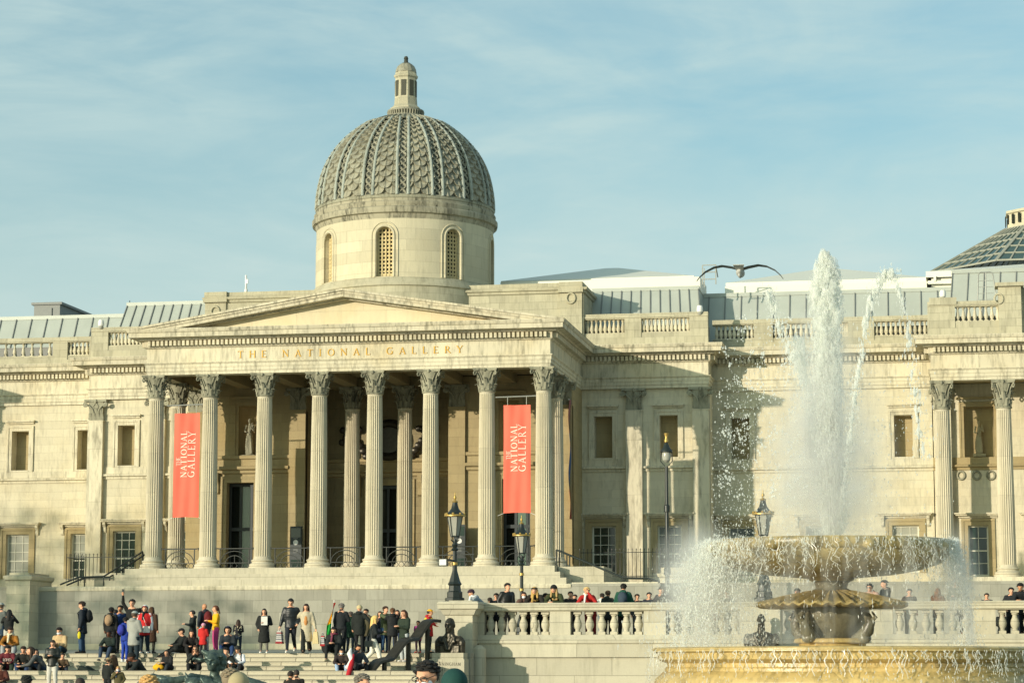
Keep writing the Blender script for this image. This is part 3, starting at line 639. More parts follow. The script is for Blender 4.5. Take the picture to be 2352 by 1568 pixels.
m.bar((p.x+.75,133,24.1),(p.x+.75,134.2,23.6),.05); m.bar((p.x,134,23),(p.x,134,24.1),.05)
m.build('roof_ladder_guard',M['steel'],label='small white guard rail at the gap between the zinc roofs',cat='guard rail')
m=MB(); x0,x1=X(2258,133),X(2300,133); zb=Z(2275,700,133); zt=Z(2275,625,133)
m.tube([(x0,133,zb),(x0+.1,133,zt-.1),(x0+.2,133,zt),(x1-.2,133,zt),(x1-.1,133,zt-.1),(x1+.05,133,zb+.5)],.035); m.tube([((x0+x1)/2,133,zb),((x0+x1)/2,133,zt)],.03); m.bar((x0,133,zb),(x1,133,zb),.06)
for k in range(4): m.bar((x0+.08,133,zb+.3+.35*k),(x1-.08,133,zb+.3+.35*k),.03)
m.build('roof_ladder',M['steel'],label='grey metal ladder hoop behind the right parapet',cat='ladder')
# ================================================================= DOME
DX,DY=X(926.2,133),133.0
K=(X(1032,133)-X(932,133))/100*0.989   # metres per measured unit at the dome
def dz(v): return Z(932,v,133)
dome=MB()
PR=[(200.6,486),(199.8,466),(197.3,445),(193.6,426),(189.5,410),(184.3,395),(176,377),(165.6,359.7),(154,345),(140.7,330.6),(125,317),(107.5,303.6),(92,293)]
PR=[(r*K,dz(v)) for r,v in PR]
G(MB().rev([(PR[0][0]-.05,PR[0][1]-.3)]+[(r-.03,z) for r,z in PR]+[(0,PR[-1][1]+.4)],DX,DY,128),'dome',M['lead'])
domeo=bpy.data.objects['dome']
# arc length table
def prof_at(t):
    L=[0]; 
    for a,b in zip(PR,PR[1:]): L.append(L[-1]+math.dist(a,b))
    s=t*L[-1]
    for i in range(len(PR)-1):
        if s<=L[i+1]+1e-9:
            k=(s-L[i])/(L[i+1]-L[i]); a,b=PR[i],PR[i+1]; r=a[0]+(b[0]-a[0])*k; z=a[1]+(b[1]-a[1])*k
            d_=Vector((b[0]-a[0],b[1]-a[1])).normalized()
            # smooth normal
            j=min(max(i+(1 if k>.5 else -1),0),len(PR)-2); e_=Vector((PR[j+1][0]-PR[j][0],PR[j+1][1]-PR[j][1])).normalized()
            w=abs(k-.5); d_=(d_*(1-w)+e_*w).normalized(); return r,z,d_.y,-d_.x
rows=[];t=0.0;step=.058
while t<.99: rows.append(t); t+=step; step=max(.034,step*.972)
def panel():
    nc,nr=40,340; half=R(22.5)/2*.80; V=[]
    for j in range(nr+1):
        t=j/nr; r,z,nx,nz=prof_at(t)
        for i in range(nc+1):
            a=i/nc; h=0
            for k in range(len(rows)-1,-1,-1):
                st=(rows[k+1]-rows[k]) if k+1<len(rows) else rows[k]-rows[k-1]
                ph=0 if k%2==0 else .25
                da=((a+ph)%.5)-.25; q=abs(da)/.25
                L_=st*1.0
                bnd=rows[k]+L_*1.25*(1-math.sqrt(max(0,1-q*q)))
                if t>=bnd:
                    f=min(1,(t-bnd)/(L_*1.6)); h=.17*(1-f)+(.05*(1-min(1,q*6)) if q<.17 else 0); break
            ang=(a*2-1)*half; rr=r+nx*h; zz=z+nz*h; V.append((rr*math.sin(ang),-rr*math.cos(ang),zz))
    Fs=[(j*(nc+1)+i,j*(nc+1)+i+1,(j+1)*(nc+1)+i+1,(j+1)*(nc+1)+i) for j in range(nr) for i in range(nc)]
    return MB().add(V,Fs,True)
def ribm():
    m=MB(); 
    for s in (-1,1):
        P=[];Q=[]
        for j in range(25):
            r,z,nx,nz=prof_at(j/24); a=s*(.15+.26*min(1,r/4.6)*.6)/max(r,.1); P.append(((r+nx*.12)*math.sin(a),-(r+nx*.12)*math.cos(a),z+nz*.12))
        m.tube(P,[.075+.02*(1-j/24) for j in range(25)],8)
    return m
def guil():
    m=MB(); n=15
    for k in range(n):
        t=.02+.96*(k/n)**1.0; r,z,nx,nz=prof_at(min(.99,t)); rr=.17*min(1,r/4)
        tx_=Vector((0,nx,-nz)); c=Vector((0,-(r+nx*.03),z+nz*.03)); tv=Vector((0,nz,nx))  # tangent up the slope
        tv=Vector((0,nz,nx)).normalized()
        m.tube([c+Vector((1,0,0))*rr*math.cos(q*PI/5)+tv*rr*math.sin(q*PI/5) for q in range(10)],.045,5,closed=True)
        if k: m.tube([pc+Vector((.12,0,0)),(pc+c)/2,c-Vector((.12,0,0))],.035,5)
        pc=c
    return m
def strip():
    V=[];
    for j in range(25):
        r,z,nx,nz=prof_at(j/24)
        for s in (-1,1): V.append(((r+nx*.02)*math.sin(s*.3/r*.9),-(r+nx*.02)*math.cos(s*.3/r*.9),z+nz*.02))
    return MB().add(V,[(j*2,j*2+1,j*2+3,j*2+2) for j in range(24)],True)
PM=panel().mesh('scale_panel',M['lead']); RM=ribm().mesh('rib',M['leadrib']); g_=guil(); b0=len(g_.V); st_=strip(); GM=g_.mesh('rib_ornament',M['lead']); SM=st_.mesh('rib_channel',M['leaddark'])
for k in range(16):
    for me,off,nm in ((PM,0,'scale_panel'),(RM,.5,'rib'),(GM,.5,'rib_ornament'),(SM,.5,'rib_channel')):
        c=bpy.data.objects.new(nm,me); COL.objects.link(c); c.parent=domeo; c.matrix_parent_inverse=Matrix.Identity(4); c.location=(DX,DY,0); c.rotation_euler=(0,0,(k+off)*PI/8)
G(MB().rev([(203,493),(207.0,491.5),(207.0,486),(204.5,484),(201.0,483)] and [(r*K,dz(v)) for r,v in ((203,494),(206.6,492),(206.8,487),(204.5,484),(200.0,482.5))],DX,DY,128),'dome_kerb',M['capital'])
# ring cornice, drum, top
rg=[(204,538),(205.5,534),(206.5,531),(207,527.5),(213.0,525.5),(214.2,521),(214.2,514),(209,511),(208,510.5),(209.5,505),(210,501),(207,499),(205.5,498.5),(205.5,493),(203,492),(198,491)]
G(MB().rev([(r*K,dz(v)) for r,v in rg],DX,DY,160),'dome_cornice',stone('dome_cornice_stone',(.37,.345,.25),1.3,4.0,.012,.15,1.0,sootc=(.05,.05,.035),ochre=.2))
c_=MB().rev([(92*K,dz(293)),(97*K,dz(291)),(88*K,dz(287.5)),(60*K,dz(276.5)),(58*K,dz(274)),(44*K,dz(272)),(38*K,dz(266)),(37*K,dz(262)),(42.5*K,dz(259)),(42.5*K,dz(256)),(36*K,dz(253.5))],DX,DY,64)
for k in range(40):
    a=k*PI/20; r=94*K; c_.ell((DX+r*math.cos(a),DY+r*math.sin(a),dz(291)),(.16,.16,.10),n=8,m=5)
    c_.bar((DX+88*K*math.cos(a),DY+88*K*math.sin(a),dz(287)),(DX+60*K*math.cos(a),DY+60*K*math.sin(a),dz(276)),.10,.10)
    c_.bar((DX+39*K*math.cos(a),DY+39*K*math.sin(a),dz(272)),(DX+42*K*math.cos(a),DY+42*K*math.sin(a),dz(259)),.07,.07)
G(c_,'dome_collar',M['lead'])
l_=MB().rev([(36*K,dz(254)),(36*K,dz(250)),(31*K,dz(247)),(27.5*K,dz(243)),(26*K,dz(226)),(25*K,dz(182.5)),(28*K,dz(179)),(28.5*K,dz(175)),(25.5*K,dz(173)),(25*K,dz(168))],DX,DY,8,PI/8,PI/8+2*PI,False)
G(l_,'lantern',M['attic'])
s=MB()
for k in range(8):
    a=k*PI/4; r=25.5*K*math.cos(PI/8)+.01
    s.box(-.14,.14,-.03,.03,dz(224),dz(188)); v=s.V[-8:]; s.V[-8:]=[(DX+r*math.cos(a)-x_*math.sin(a)+y_*math.cos(a),DY+r*math.sin(a)+x_*math.cos(a)+y_*math.sin(a),z_) for x_,y_,z_ in v]
G(s,'lantern_opening',plain('dark_louvre',(.07,.07,.05),.8))
G(MB().rev([(25*K,dz(168)),(24*K,dz(162)),(20*K,dz(154)),(14*K,dz(148.5)),(10*K,dz(147))],DX,DY,16,0,2*PI,False),'lantern_cap',M['lead'])
G(MB().rev([(11*K,dz(148)),(10*K,dz(146)),(5*K,dz(145)),(5*K,dz(140)),(4*K,dz(138)),(5.5*K,dz(136)),(4*K,dz(131)),(0,dz(129))],DX,DY,16),'finial',M['leaddark'])
# drum wall with eight arched openings
RD=204*K; zt=dz(530); front=-RD
zwt=Z(875,521,DY-RD*.97); zwb=Z(875,636,DY-RD*.97); hw=.50
def drum():
    m=MB(); n=256; zb=20.0
    def inside(a,z,g=0):
        for k in range(8):
            c=-PI/2+k*PI/4; d_=(a-c+PI)%(2*PI)-PI; x=abs(d_)*RD
            if x<hw+g and zwb-g*0<z:
                if z<zwt-hw or (x*x+(z-(zwt-hw))**2)<(hw+g)**2: return True
        return False
    zs=[zb,zwb-.55,zwb-.3]+[zwb+(zt-zwb)*i/44 for i in range(45)]
    V=[(DX+RD*math.cos(2*PI*i/n),DY+RD*math.sin(2*PI*i/n),z) for z in zs for i in range(n)]
    Fs=[]
    for j in range(len(zs)-1):
        for i in range(n):
            a=2*PI*(i+.5)/n; z=(zs[j]+zs[j+1])/2
            if not inside(a,z): Fs.append((j*n+i,j*n+(i+1)%n,(j+1)*n+(i+1)%n,(j+1)*n+i))
    m.add(V,Fs,True); return m
G(drum(),'drum',M['drum'])
drumo=bpy.data.objects['drum']
def ringpath(hw_,r,k,n=14,dz_=0):
    c=-PI/2+k*PI/4; P=[]
    def pt(x,z): a=c+x/RD; return (DX+r*math.cos(a),DY+r*math.sin(a),z)
    P=[pt(-hw_,zwb),pt(-hw_,(zwb+zwt)/2)]+[pt(-hw_*math.cos(q*PI/n),zwt-hw+hw_*math.sin(q*PI/n)) for q in range(n+1)]+[pt(hw_,(zwb+zwt)/2),pt(hw_,zwb)]
    return P
def grille(k):
    "pierced stone screen: a grid of cells with square and round holes"
    m=MB(); c=-PI/2+k*PI/4; r=RD-.34
    def pt(x,z,rr=r): a=c+x/RD; return (DX+rr*math.cos(a),DY+rr*math.sin(a),z)
    cw=.22; nz=int((zwt-zwb)/cw)
    e_=[]; w=.05
    for i in range(-2,3):
        x=i*cw; ztop=zwt-hw+math.sqrt(max(0,hw*hw-x*x)); m.bar(pt(x,zwb),pt(x,ztop),.085,.06)
    for j in range(nz+1):
        z=zwb+.12+j*cw; hx=hw if z<zwt-hw else math.sqrt(max(0.001,hw*hw-(z-zwt+hw)**2))
        if z<zwt-.05: m.bar(pt(-hx,z),pt(hx,z),.06,.085 if j else .2)
    for j in range(nz):
        for i in (-2,-1,0,1,2):
            z=zwb+.12+j*cw; m.ell(pt(i*cw,z),(.072,.072,.072),n=6,m=4) if z<zwt-.1 else None
    return m
for k in (6,7,0,1,2):
    m=MB(); m.tube(ringpath(hw+.04,RD+.01,k),.07,6,smooth=False); m.tube(ringpath(hw+.25,RD+.01,k),.05,6,smooth=False)
    # reveal
    A=ringpath(hw,RD,k);B=ringpath(hw*.99,RD-.5,k); n_=len(A); m.add(A+B,[(i,i+1,n_+i+1,n_+i) for i in range(n_-1)],True)
    o=G(m,'window_surround',M['drum'])
    G(grille(k),'stone_grille',stone('grille_stone',(.60,.50,.28),joints=False,soot=.2,ochre=.4) if k==6 else bpy.data.materials['grille_stone'],parent=o)
G(MB().rev([(RD-.9,20),(RD-.9,zt)],DX,DY,64),'drum_interior',M['dark'])
zr=Z(932,655,DY-RD-.25)
G(MB().rev([(RD-.02,zwb-.02),(RD+.10,zwb-.06),(RD+.18,zwb-.3),(RD+.28,zwb-.42),(RD+.28,zwb-.52),(RD+.20,zwb-.56),(RD+.20,19.5)],DX,DY,128),'drum_base',M['attic'])
# ================================================================= GROUND, STEPS, TERRACES
MB().box(-400,400,-200,73.2,-.3,0).box(-16.9,400,73.2,82,-.3,0).build('plaza_ground',M['paving'],kind='structure')
XW=-16.2   # right end of the flight, at the end pier
m=MB(); m.add([(-140,80,2.16),(XW+.2,80,2.16),(XW+.2,117.6,2.56),(-140,117.6,2.56),(-140,80,1.0),(XW+.2,80,1.0),(XW+.2,117.6,1.0),(-140,117.6,1.0)],[(0,1,2,3),(0,4,5,1),(1,5,6,2),(0,3,7,4)])
m.build('north_terrace_pavement',M['paving'],kind='structure')
MB().box(XW+.2,60,82.2,131,1.0,2.75).build('east_terrace_pavement',M['paving'],kind='structure')
MB().box(-140,60,116.9,160,1,5.74).build('upper_terrace_pavement',M['paving'],kind='structure')
m=MB(); n1=4; tr=.40
for k in range(n1): m.box(-75,XW-.7,80-tr*k-.02,80-tr*(k-1) if k else 80.6,.9,2.16-.147*k+.0)
steps=[(80-tr*k,2.16-.147*k) for k in range(4)]      # (front edge y, tread z)
YL=78.4; ZL=2.16-.147*4                                # landing edge
m.box(-75,XW-.7,76.3,80-tr*3,.5,ZL)
for k in range(1,11): m.box(-75,XW-.7,76.3-tr*k,76.3-tr*(k-1)-.0,-.2,ZL-.147*k)
# thin projecting nosings
for k in range(4): y,z=steps[k]; m.box(-75,XW-.7,y-.045,y+.3,z-.035,z+.003)
for k in range(10): y=76.3-tr*k; z=ZL-.147*k; m.box(-75,XW-.7,y-.025,y+.3,z-.035,z+.003)
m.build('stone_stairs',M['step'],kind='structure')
def stepz(y):
    if y>=80: return 2.16+(y-80)*.4/37.6
    for yy,z in steps:
        if y>=yy: return z
    if y>=76.3: return ZL
    k=int((76.3-y)/tr)+1; return max(0,ZL-.147*k)
# ---- gallery retaining wall with portico steps
rw=empty('retaining_wall',(-30,117,2.5),'long ashlar retaining wall below the portico, with moulded coping','retaining wall')
def W(m,n,mat,lab=None): 
    o=m.build(n,M[mat],rw); 
    if lab: o['label']=lab
m=MB(); m.box(-46.3,-18.5,117.0,118.2,2.2,5.5); m.box(-18.5,-14.1,117.6,118.4,2.2,5.5); m.box(-46.3,-18.5,116.88,117.0,2.2,2.85); W(m,'wall','ashlar')
m=MB(); pf=[(0,5.36),(.05,5.40),(.06,5.50),(.14,5.54),(.16,5.68),(.13,5.74),(-1.2,5.745)]
m.sweep([(-46.3,117),(-18.5,117),(-18.5,118.4)],pf); m.sweep([(-18.5,117.6),(-14.1,117.6)],[(a,b+.08) for a,b in pf]); W(m,'coping','trim')
m=MB(); m.box(-47.15,-45.9,115.6,118.6,2.2,6.05); m.sweep([(-47.15,118.6),(-47.15,115.6),(-45.9,115.6),(-45.9,118.6)],[(0,6.0),(.12,6.08),(.15,6.24),(.10,6.28),(-.6,6.4)]); m.box(-47.05,-46.0,115.7,118.5,6.25,6.42); W(m,'pier','ashlar')
m=MB(); m.box(-13.95,-12.4,116.9,118.3,2.2,6.05); m.sweep([(-13.95,118.3),(-13.95,116.9),(-12.4,116.9),(-12.4,118.3)],[(0,5.98),(.10,6.06),(.13,6.2),(.0,6.22)]); m.box(-13.9,-12.45,116.95,118.25,6.2,6.5); W(m,'pier','trim')
m=MB(); 
for x0,x1 in ((-62,-48.2),): m.box(x0,x1,118.5,119,2.2,4.9)
W(m,'wall','ashlar')
m=MB()
for x0,x1 in ((-12.4,-9.3),(-8.7,-5.7),(-4.2,-.55)): m.box(x0,x1,118.0,119,2.6,5.5); m.sweep([(x0,119),(x0,118),(x1,118),(x1,119)],[(a,b-.05) for a,b in pf])
m.box(-12.4,-.5,119.2,119.6,2.6,5.3); W(m,'wall','trim')
G(MB().box(-9.3,-8.7,118.9,119.1,2.7,5.2).box(-5.7,-4.2,118.9,119.1,2.7,5.2),'dark_opening',M['dark'])
st=MB()
for k,(z,y,xe) in enumerate(((6.05,117.15,-18.62),(6.36,117.6,-19.0),(6.68,118.05,-19.35))): st.box(mir(xe),xe,y,130,5.7,z)
st.box(-19.3,-17.0,118.9,122,5.7,6.66)
st.box(mir(-17.4),mir(-19.3),118.9,122,5.7,6.5)
o=G(st,'portico_steps',M['pale'])
# ---- end pier and balustrade of the east terrace
bal=empty('terrace_balustrade',(-5,82,2.75),'pale stone terrace balustrade with solid panels and stout balusters behind the fountain','balustrade')
def Bp(m,n,mat='pale'): return m.build(n,M[mat],bal)
YB=81.6
m=MB(); m.box(-16.0,24,YB+.0,YB+.75,-.2,2.02); m.box(-16.0,24,YB-.10,YB+.75,2.02,2.46); m.sweep([(-16.1,YB-.10),(24,YB-.10)],[(0,2.46),(.05,2.5),(.05,2.64),(.0,2.7),(-.06,2.78),(-.75,2.8)]); m.sweep([(-16.1,YB+.0),(24,YB+.0)],[(0,1.98),(.02,2.02),(.0,2.06)])
Bp(m,'plinth_wall')
m=MB(); m.sweep([(-16.2,YB),(24,YB)],[(0,3.58),(.02,3.6),(.08,3.62),(.08,3.7),(.11,3.72),(.13,3.84),(.10,3.87),(-.62,3.88),(-.62,3.6),(-.5,3.58),(0,3.58)]); Bp(m,'coping')
pan=[(-16.3,-15.85),(X(1262,YB),X(1309,YB)),(X(1477,YB),X(1527,YB)),(X(1697,YB),X(1792,YB)),(X(1994,YB),X(2046,YB)),(X(2229,YB),X(2281,YB)),(4.4,5.2)]
for a,b in pan: Bp(MB().box(a,b,YB+.02,YB+.5,2.78,3.59),'panel')
BB=MB().box(-.125,.125,-.125,.125,0,.10).rev([(.12,.10),(.085,.13),(.09,.18),(.135,.26),(.15,.36),(.13,.45),(.085,.55),(.075,.62),(.11,.65),(.11,.68),(.08,.70)],n=16).box(-.13,.13,-.13,.13,.70,.81).mesh('baluster',M['pale'])
for (a,b),(c,d_) in zip(pan,pan[1:]):
    n=max(1,round((c-b)/.415)); 
    for i in range(n):
        o=bpy.data.objects.new('baluster',BB); COL.objects.link(o); o.parent=bal; o.location=Vector((b+(c-b)*(i+.5)/n,YB+.28,2.78))-bal.location; o['group']='balusters of the terrace'
m=MB(); m.box(-17.0,-16.05,80.6,YB+.9,-.2,3.5); m.sweep([(-17.0,YB+1),(-17.0,80.6),(-16.05,80.6),(-16.05,YB+1)],[(0,3.42),(.06,3.46),(.12,3.58),(.14,3.62),(.22,3.66),(.24,3.84),(.2,3.9),(-.4,3.93)]); m.box(-16.9,-16.1,80.7,YB+.8,3.8,3.94); Bp(m,'end_pier')
m=MB(); m.box(X(1700,80.9),X(1790,80.9),80.6,YB+.1,-.2,3.6); Bp(m,'pier')
m=MB(); m.box(-16.05,-15.85,80.7,YB-.003,-.2,2.35); m.rev([(.24,-.2),(.24,2.3),(.1,2.42),(0,2.44)],-15.88,80.9,20); Bp(m,'curved_end')
# ---- bronze bust on inscribed pedestal
def block_text(mb,s,xa,xb,y,z,h): text(mb,s,(xa,y,z),(1,0,0),(0,0,1),h,xb-xa,.006)
bx=(X(1000,79.8)+X(1068,79.8))/2; 
ped=empty('bust_pedestal',(bx,79.8,0),'pale stone pedestal lettered CUNNINGHAM 1883-1963 under the bronze bust','pedestal')
m=MB(); m.box(bx-.58,bx+.62,79.2,80.5,-.1,1.95); m.box(bx-.50,bx+.58,79.26,80.45,1.95,2.16); m.box(bx-.70,bx+.74,79.1,80.5,-.1,.4); m.build('block',M['pale'],ped)
m=MB(); text(m,'CUNNINGHAM',(bx-.44,79.2,1.735),(1,0,0),(0,0,1),.105,.94,.006,wide=.85); text(m,'1883-1963',(bx-.30,79.2,1.56),(1,0,0),(0,0,1),.09,.66,.006,wide=.8); m.build('inscription',plain('cut_letter',(.10,.09,.07),.9),ped)
REM=[]  # meshes to be fused and smoothed at the end
def fuse(mb,name,mats,parent=None,vox=.02,smooth=4,nz=0,local=True,**kw):
    o=bpy.data.objects.new(name,None)if False else None
    me=bpy.data.meshes.new(name); me.from_pydata(mb.V,[],mb.F)
    for q_ in (mats if isinstance(mats,(list,tuple)) else [mats]): me.materials.append(q_)
    o=bpy.data.objects.new(name,me); COL.objects.link(o); attach(o,parent,local)
    r=o.modifiers.new('r','REMESH'); r.mode='VOXEL'; r.voxel_size=vox; r.use_smooth_shade=True
    if smooth: s=o.modifiers.new('s','SMOOTH'); s.factor=.5; s.iterations=smooth
    REM.append((o,nz)); 
    if kw: tag(o,**kw)
    return o
def head_mb(mb,c,s=1.0,nose=True,tilt=0,turn=0):
    "skull, jaw, brow, nose, ears; c is the head centre, facing +y"
    c=Vector(c); Rm=Matrix.Rotation(turn,3,'Z')@Matrix.Rotation(tilt,3,'X')
    def E(p,r): mb.ell(c+Rm@(Vector(p)*s),(r[0]*s,r[1]*s,r[2]*s),rot=Rm)
    E((0,-.012,.022),(.074,.094,.095)); E((0,.028,-.048),(.056,.064,.066)); E((0,.062,-.085),(.030,.024,.024))
    E((0,.078,.030),(.052,.018,.012)); E((0,.098,-.012),(.013,.020,.026)); E((0,.082,-.050),(.024,.014,.008))
    E((.040,.070,-.022),(.018,.016,.016)); E((-.040,.070,-.022),(.018,.016,.016))
    for q in (-1,1): E((q*.077,-.008,-.004),(.010,.020,.031))
bust=empty('bronze_bust',(bx,79.8,2.16),'dark bronze portrait bust of a bald man in an open coat on the lettered pedestal','bust')
m=MB(); head_mb(m,(0,0,.92),2.25); m.cap((0,-.02,.50),(0,-.02,.76),.17,.16); m.ell((0,-.05,.42),(.40,.20,.20)); m.ell((0,-.04,.15),(.40,.20,.25)); m.box(-.38,.42,-.2,.14,0,.25)
for s in(-1,1): m.ell((s*.34,-.05,.42),(.15,.16,.15)); m.cap((s*.42,-.03,.35),(s*.43,-.03,.05),.13,.11); m.cap((s*.2,.08,.52),(s*.04,.17,.12),.06,.05); m.cap((s*.12,.08,.60),(s*.22,.14,.36),.05,.04)
m=fuse(m,'figure',M['bronze'],bust,.02,2,.006); m.rotation_euler=(0,0,PI+R(-8))
# second bust behind the falling water
b2=empty('bronze_bust',(X(1745,80),80,2.25),'dark bronze bust behind the falling water, in front of the balustrade pier','bust')
mm=MB(); head_mb(mm,(0,0,.98),1.75); mm.cap((0,-.02,.55),(0,-.02,.85),.14,.12); mm.ell((0,-.04,.32),(.50,.22,.30)); mm.box(-.5,.5,-.2,.16,0,.2)
for s in(-1,1): mm.ell((s*.45,-.05,.3),(.16,.16,.25)); mm.cap((s*.2,.1,.5),(s*.06,.19,.1),.06,.05)
mm=fuse(mm,'figure',M['bronze'],b2,.025,2,.008); mm.rotation_euler=(0,0,PI)
p2=empty('bust_pedestal',(b2.location.x,80,0),'pale stone pedestal of the bust behind the falling water','pedestal')
MB().box(b2.location.x-.6,b2.location.x+.6,79.5,80.6,-.1,2.05).box(b2.location.x-.5,b2.location.x+.5,79.6,80.5,2.05,2.25).build('block',M['pale'],p2)
# ---- wave-shaped bronze rail on posts
def ribbon():
    E_=[(1002,1424),(990,1422.5),(976,1423),(964.5,1432),(954,1447),(944,1462),(937,1465),(930,1465.5),(919.5,1468),(910.6,1476),(898,1493),(887,1508),(880,1511),(872,1512.5),(859,1515.7),(851.5,1522),(839,1537),(828,1551),(820,1555),(812,1558),(803,1563),(790,1573),(775,1592)]
    n_=len(E_); c=[at(u+10,v+3,79.6-3.6*i/(n_-1)) for i,(u,v) in enumerate(E_)]
    # refine with Catmull-Rom
    Q=[]
    for i in range(len(c)-1):
        p0,p1,p2_,p3=c[max(i-1,0)],c[i],c[i+1],c[min(i+2,len(c)-1)]
        for k in range(3):
            t=k/3; Q.append(.5*((2*p1)+(p2_-p0)*t+(2*p0-5*p1+4*p2_-p3)*t*t+(3*p1-p0-3*p2_+p3)*t**3))
    Q.append(c[-1]); return Q
Q=ribbon(); rl=empty('bronze_handrail',(Q[20].x,Q[20].y,0),'wide wave-shaped dark bronze handrail on round posts crossing the steps','handrail')
m=MB(); V=[]
for i,p in enumerate(Q):
    t=(Q[min(i+1,len(Q)-1)]-Q[max(i-1,0)]).normalized(); w=Vector((.9,-.5,-.12)).normalized(); nrm=t.cross(w).normalized(); wv=Vector((.20,-.10,-.03))*min(1,.12+i/9)
    for s,h in ((-1,0),(-.8,.035),(0,.0),(.8,.035),(1,0),(.8,-.06),(0,-.07),(-.8,-.06)): V.append(p+wv*s-nrm*h)
m.add(V,[(i*8+k,i*8+(k+1)%8,(i+1)*8+(k+1)%8,(i+1)*8+k) for i in range(len(Q)-1) for k in range(8)]+[tuple(range(8)),tuple((len(Q)-1)*8+k for k in range(8))[::-1]],True)
m.build('rail_plate',M['bronze'],rl)
for u,vt,vb,Y in ((938,1472,1528,78.7),(883,1512,1600,77.5),(982,1432,1494,79.4)):
    p=at(u,vt,Y); m=MB(); m.tube([(p.x,Y,stepz(Y)),(p.x,Y,p.z)],.085,16); m.build('post',M['bronze'],rl)
# ---- street lamps
def lamp(loc,H,label,thin=False,arm=False,proto=[None]):
    e=empty('street_lamp',loc,label,'street lamp',None if thin else 'black lanterns with gilded crowns on the terrace')
    if not thin:
        m=MB(); m.rev([(.34,0),(.34,.10),(.27,.12),(.27,.30),(.22,.34),(.20,.52),(.25,.58),(.20,.66),(.11,.95),(.085,1.05),(.075,1.3),(.07,H-1.75),(.09,H-1.72)],n=8,smooth=False); m.rev([(.30,0),(.30,.02)],n=8); m.rev([(.09,H-1.9),(.13,H-1.85),(.07,H-1.78),(.11,H-1.7),(.06,H-1.6),(.055,H-1.5)],n=12)
        m.build('post',M['iron'],e,True)
        g=MB()
        for z in (1.28,2.0,2.62): 
            if z<H-1.9: MB().rev([(.075,z-.05),(.095,z-.045),(.095,z+.045),(.075,z+.05)],n=16).build('gilt_band',M['gold'],e,True)
        z0=H-1.5; m=MB()
        for k in range(4): a=k*PI/2+PI/4; m.tube([(.05*math.cos(a),.05*math.sin(a),z0-.12),(.17*math.cos(a),.17*math.sin(a),z0-.02),(.15*math.cos(a),.15*math.sin(a),z0+.12)],.018,6)
        for k in range(6): a=k*PI/3; m.bar((.15*math.cos(a),.15*math.sin(a),z0+.1),(.27*math.cos(a),.27*math.sin(a),z0+.80),.025)
        m.rev([(.16,z0+.08),(.17,z0+.10),(.16,z0+.12)],n=6); m.rev([(.26,z0+.79),(.29,z0+.81),(.28,z0+.83)],n=6)
        m.build('cage',M['iron'],e,True)
        MB().rev([(.14,z0+.12),(.255,z0+.79)],n=6,smooth=False).build('glass',M['lampglass'],e,True)
        MB().rev([(.36,z0+.80),(.33,z0+.86),(.22,z0+.95),(.14,z0+1.05),(.10,z0+1.18),(.085,z0+1.28),(0,z0+1.29)],n=20).build('hood',M['iron'],e,True)
        g=MB(); g.rev([(.30,z0+.78),(.375,z0+.79),(.375,z0+.82),(.345,z0+.845)],n=20)
        for k in range(8): a=k*PI/4; g.ell((.33*math.cos(a),.33*math.sin(a),z0+.87),(.05,.05,.045),n=6,m=4)
        g.rev([(.09,z0+1.27),(.11,z0+1.30),(.05,z0+1.34),(.03,z0+1.37),(.055,z0+1.43),(.05,z0+1.47),(.015,z0+1.53),(.02,z0+1.58),(0,z0+1.64)],n=12)
        g.build('crown',M['gold'],e,True)
        if arm:
            m=MB(); m.bar((-.68,0,H-2.05),(.68,0,H-2.02),.03); m.build('ladder_bar',M['iron'],e,True)
            m=MB(); m.tube([(0,-.05,H-2.25),(-.2,-.15,H-2.2)],.03); m.box(-.5,-.22,-.3,-.05,H-2.42,H-2.18); m.build('floodlight',M['totem'],e,True); MB().box(-.48,-.24,-.32,-.305,H-2.40,H-2.20).build('floodlight_glass',M['cctv'],e,True)
    else:
        m=MB(); m.rev([(.16,0),(.15,.7),(.11,.8),(.10,3.1),(.17,3.15),(.17,3.4),(.10,3.5),(.09,6.0),(.14,6.02),(.14,6.3),(.08,6.35),(.07,H-1.55)],n=14); m.build('post',M['iron'],e,True)
        m=MB(); z0=H-1.5; m.tube([(-.25,0,z0+.75),(-.27,0,z0+.2),(0,0,z0-.1),(.27,0,z0+.2),(.25,0,z0+.75)],.025); m.build('yoke',M['iron'],e,True)
        MB().rev([(.05,z0+.15),(.18,z0+.25),(.22,z0+.45),(.19,z0+.62)],n=16).build('glass',M['lampglass'],e,True)
        MB().rev([(.29,z0+.62),(.27,z0+.72),(.18,z0+.82),(.12,z0+.95),(.06,z0+1.08)],n=18).build('hood',M['iron'],e,True)
        MB().rev([(.05,z0+1.06),(.10,z0+1.1),(.09,z0+1.2),(.05,z0+1.3),(.09,z0+1.42),(.11,z0+1.5),(0,z0+1.52)],n=14).build('crown',M['gold'],e,True)
        MB().ell((0,-.02,z0+.42),(.12,.12,.10)).build('lamp_bowl',M['gold'],e,True)
    return e
lamp((X(1045,81.3),81.3,3.94),3.62,'black lantern with gilded crown on the left end pier of the balustrade',arm=True)
lamp((X(1198,95),95,2.75),4.86,'black lantern with gilded crown standing behind the balustrade leaners')
lamp((X(1532,110),110,2.75),9.65,'tall thin black lamp post with gold top in front of the right wing',thin=True)
lamp((X(1753,80.9),80.95,3.88),3.6,'lantern half hidden in spray on the pier behind the fountain')
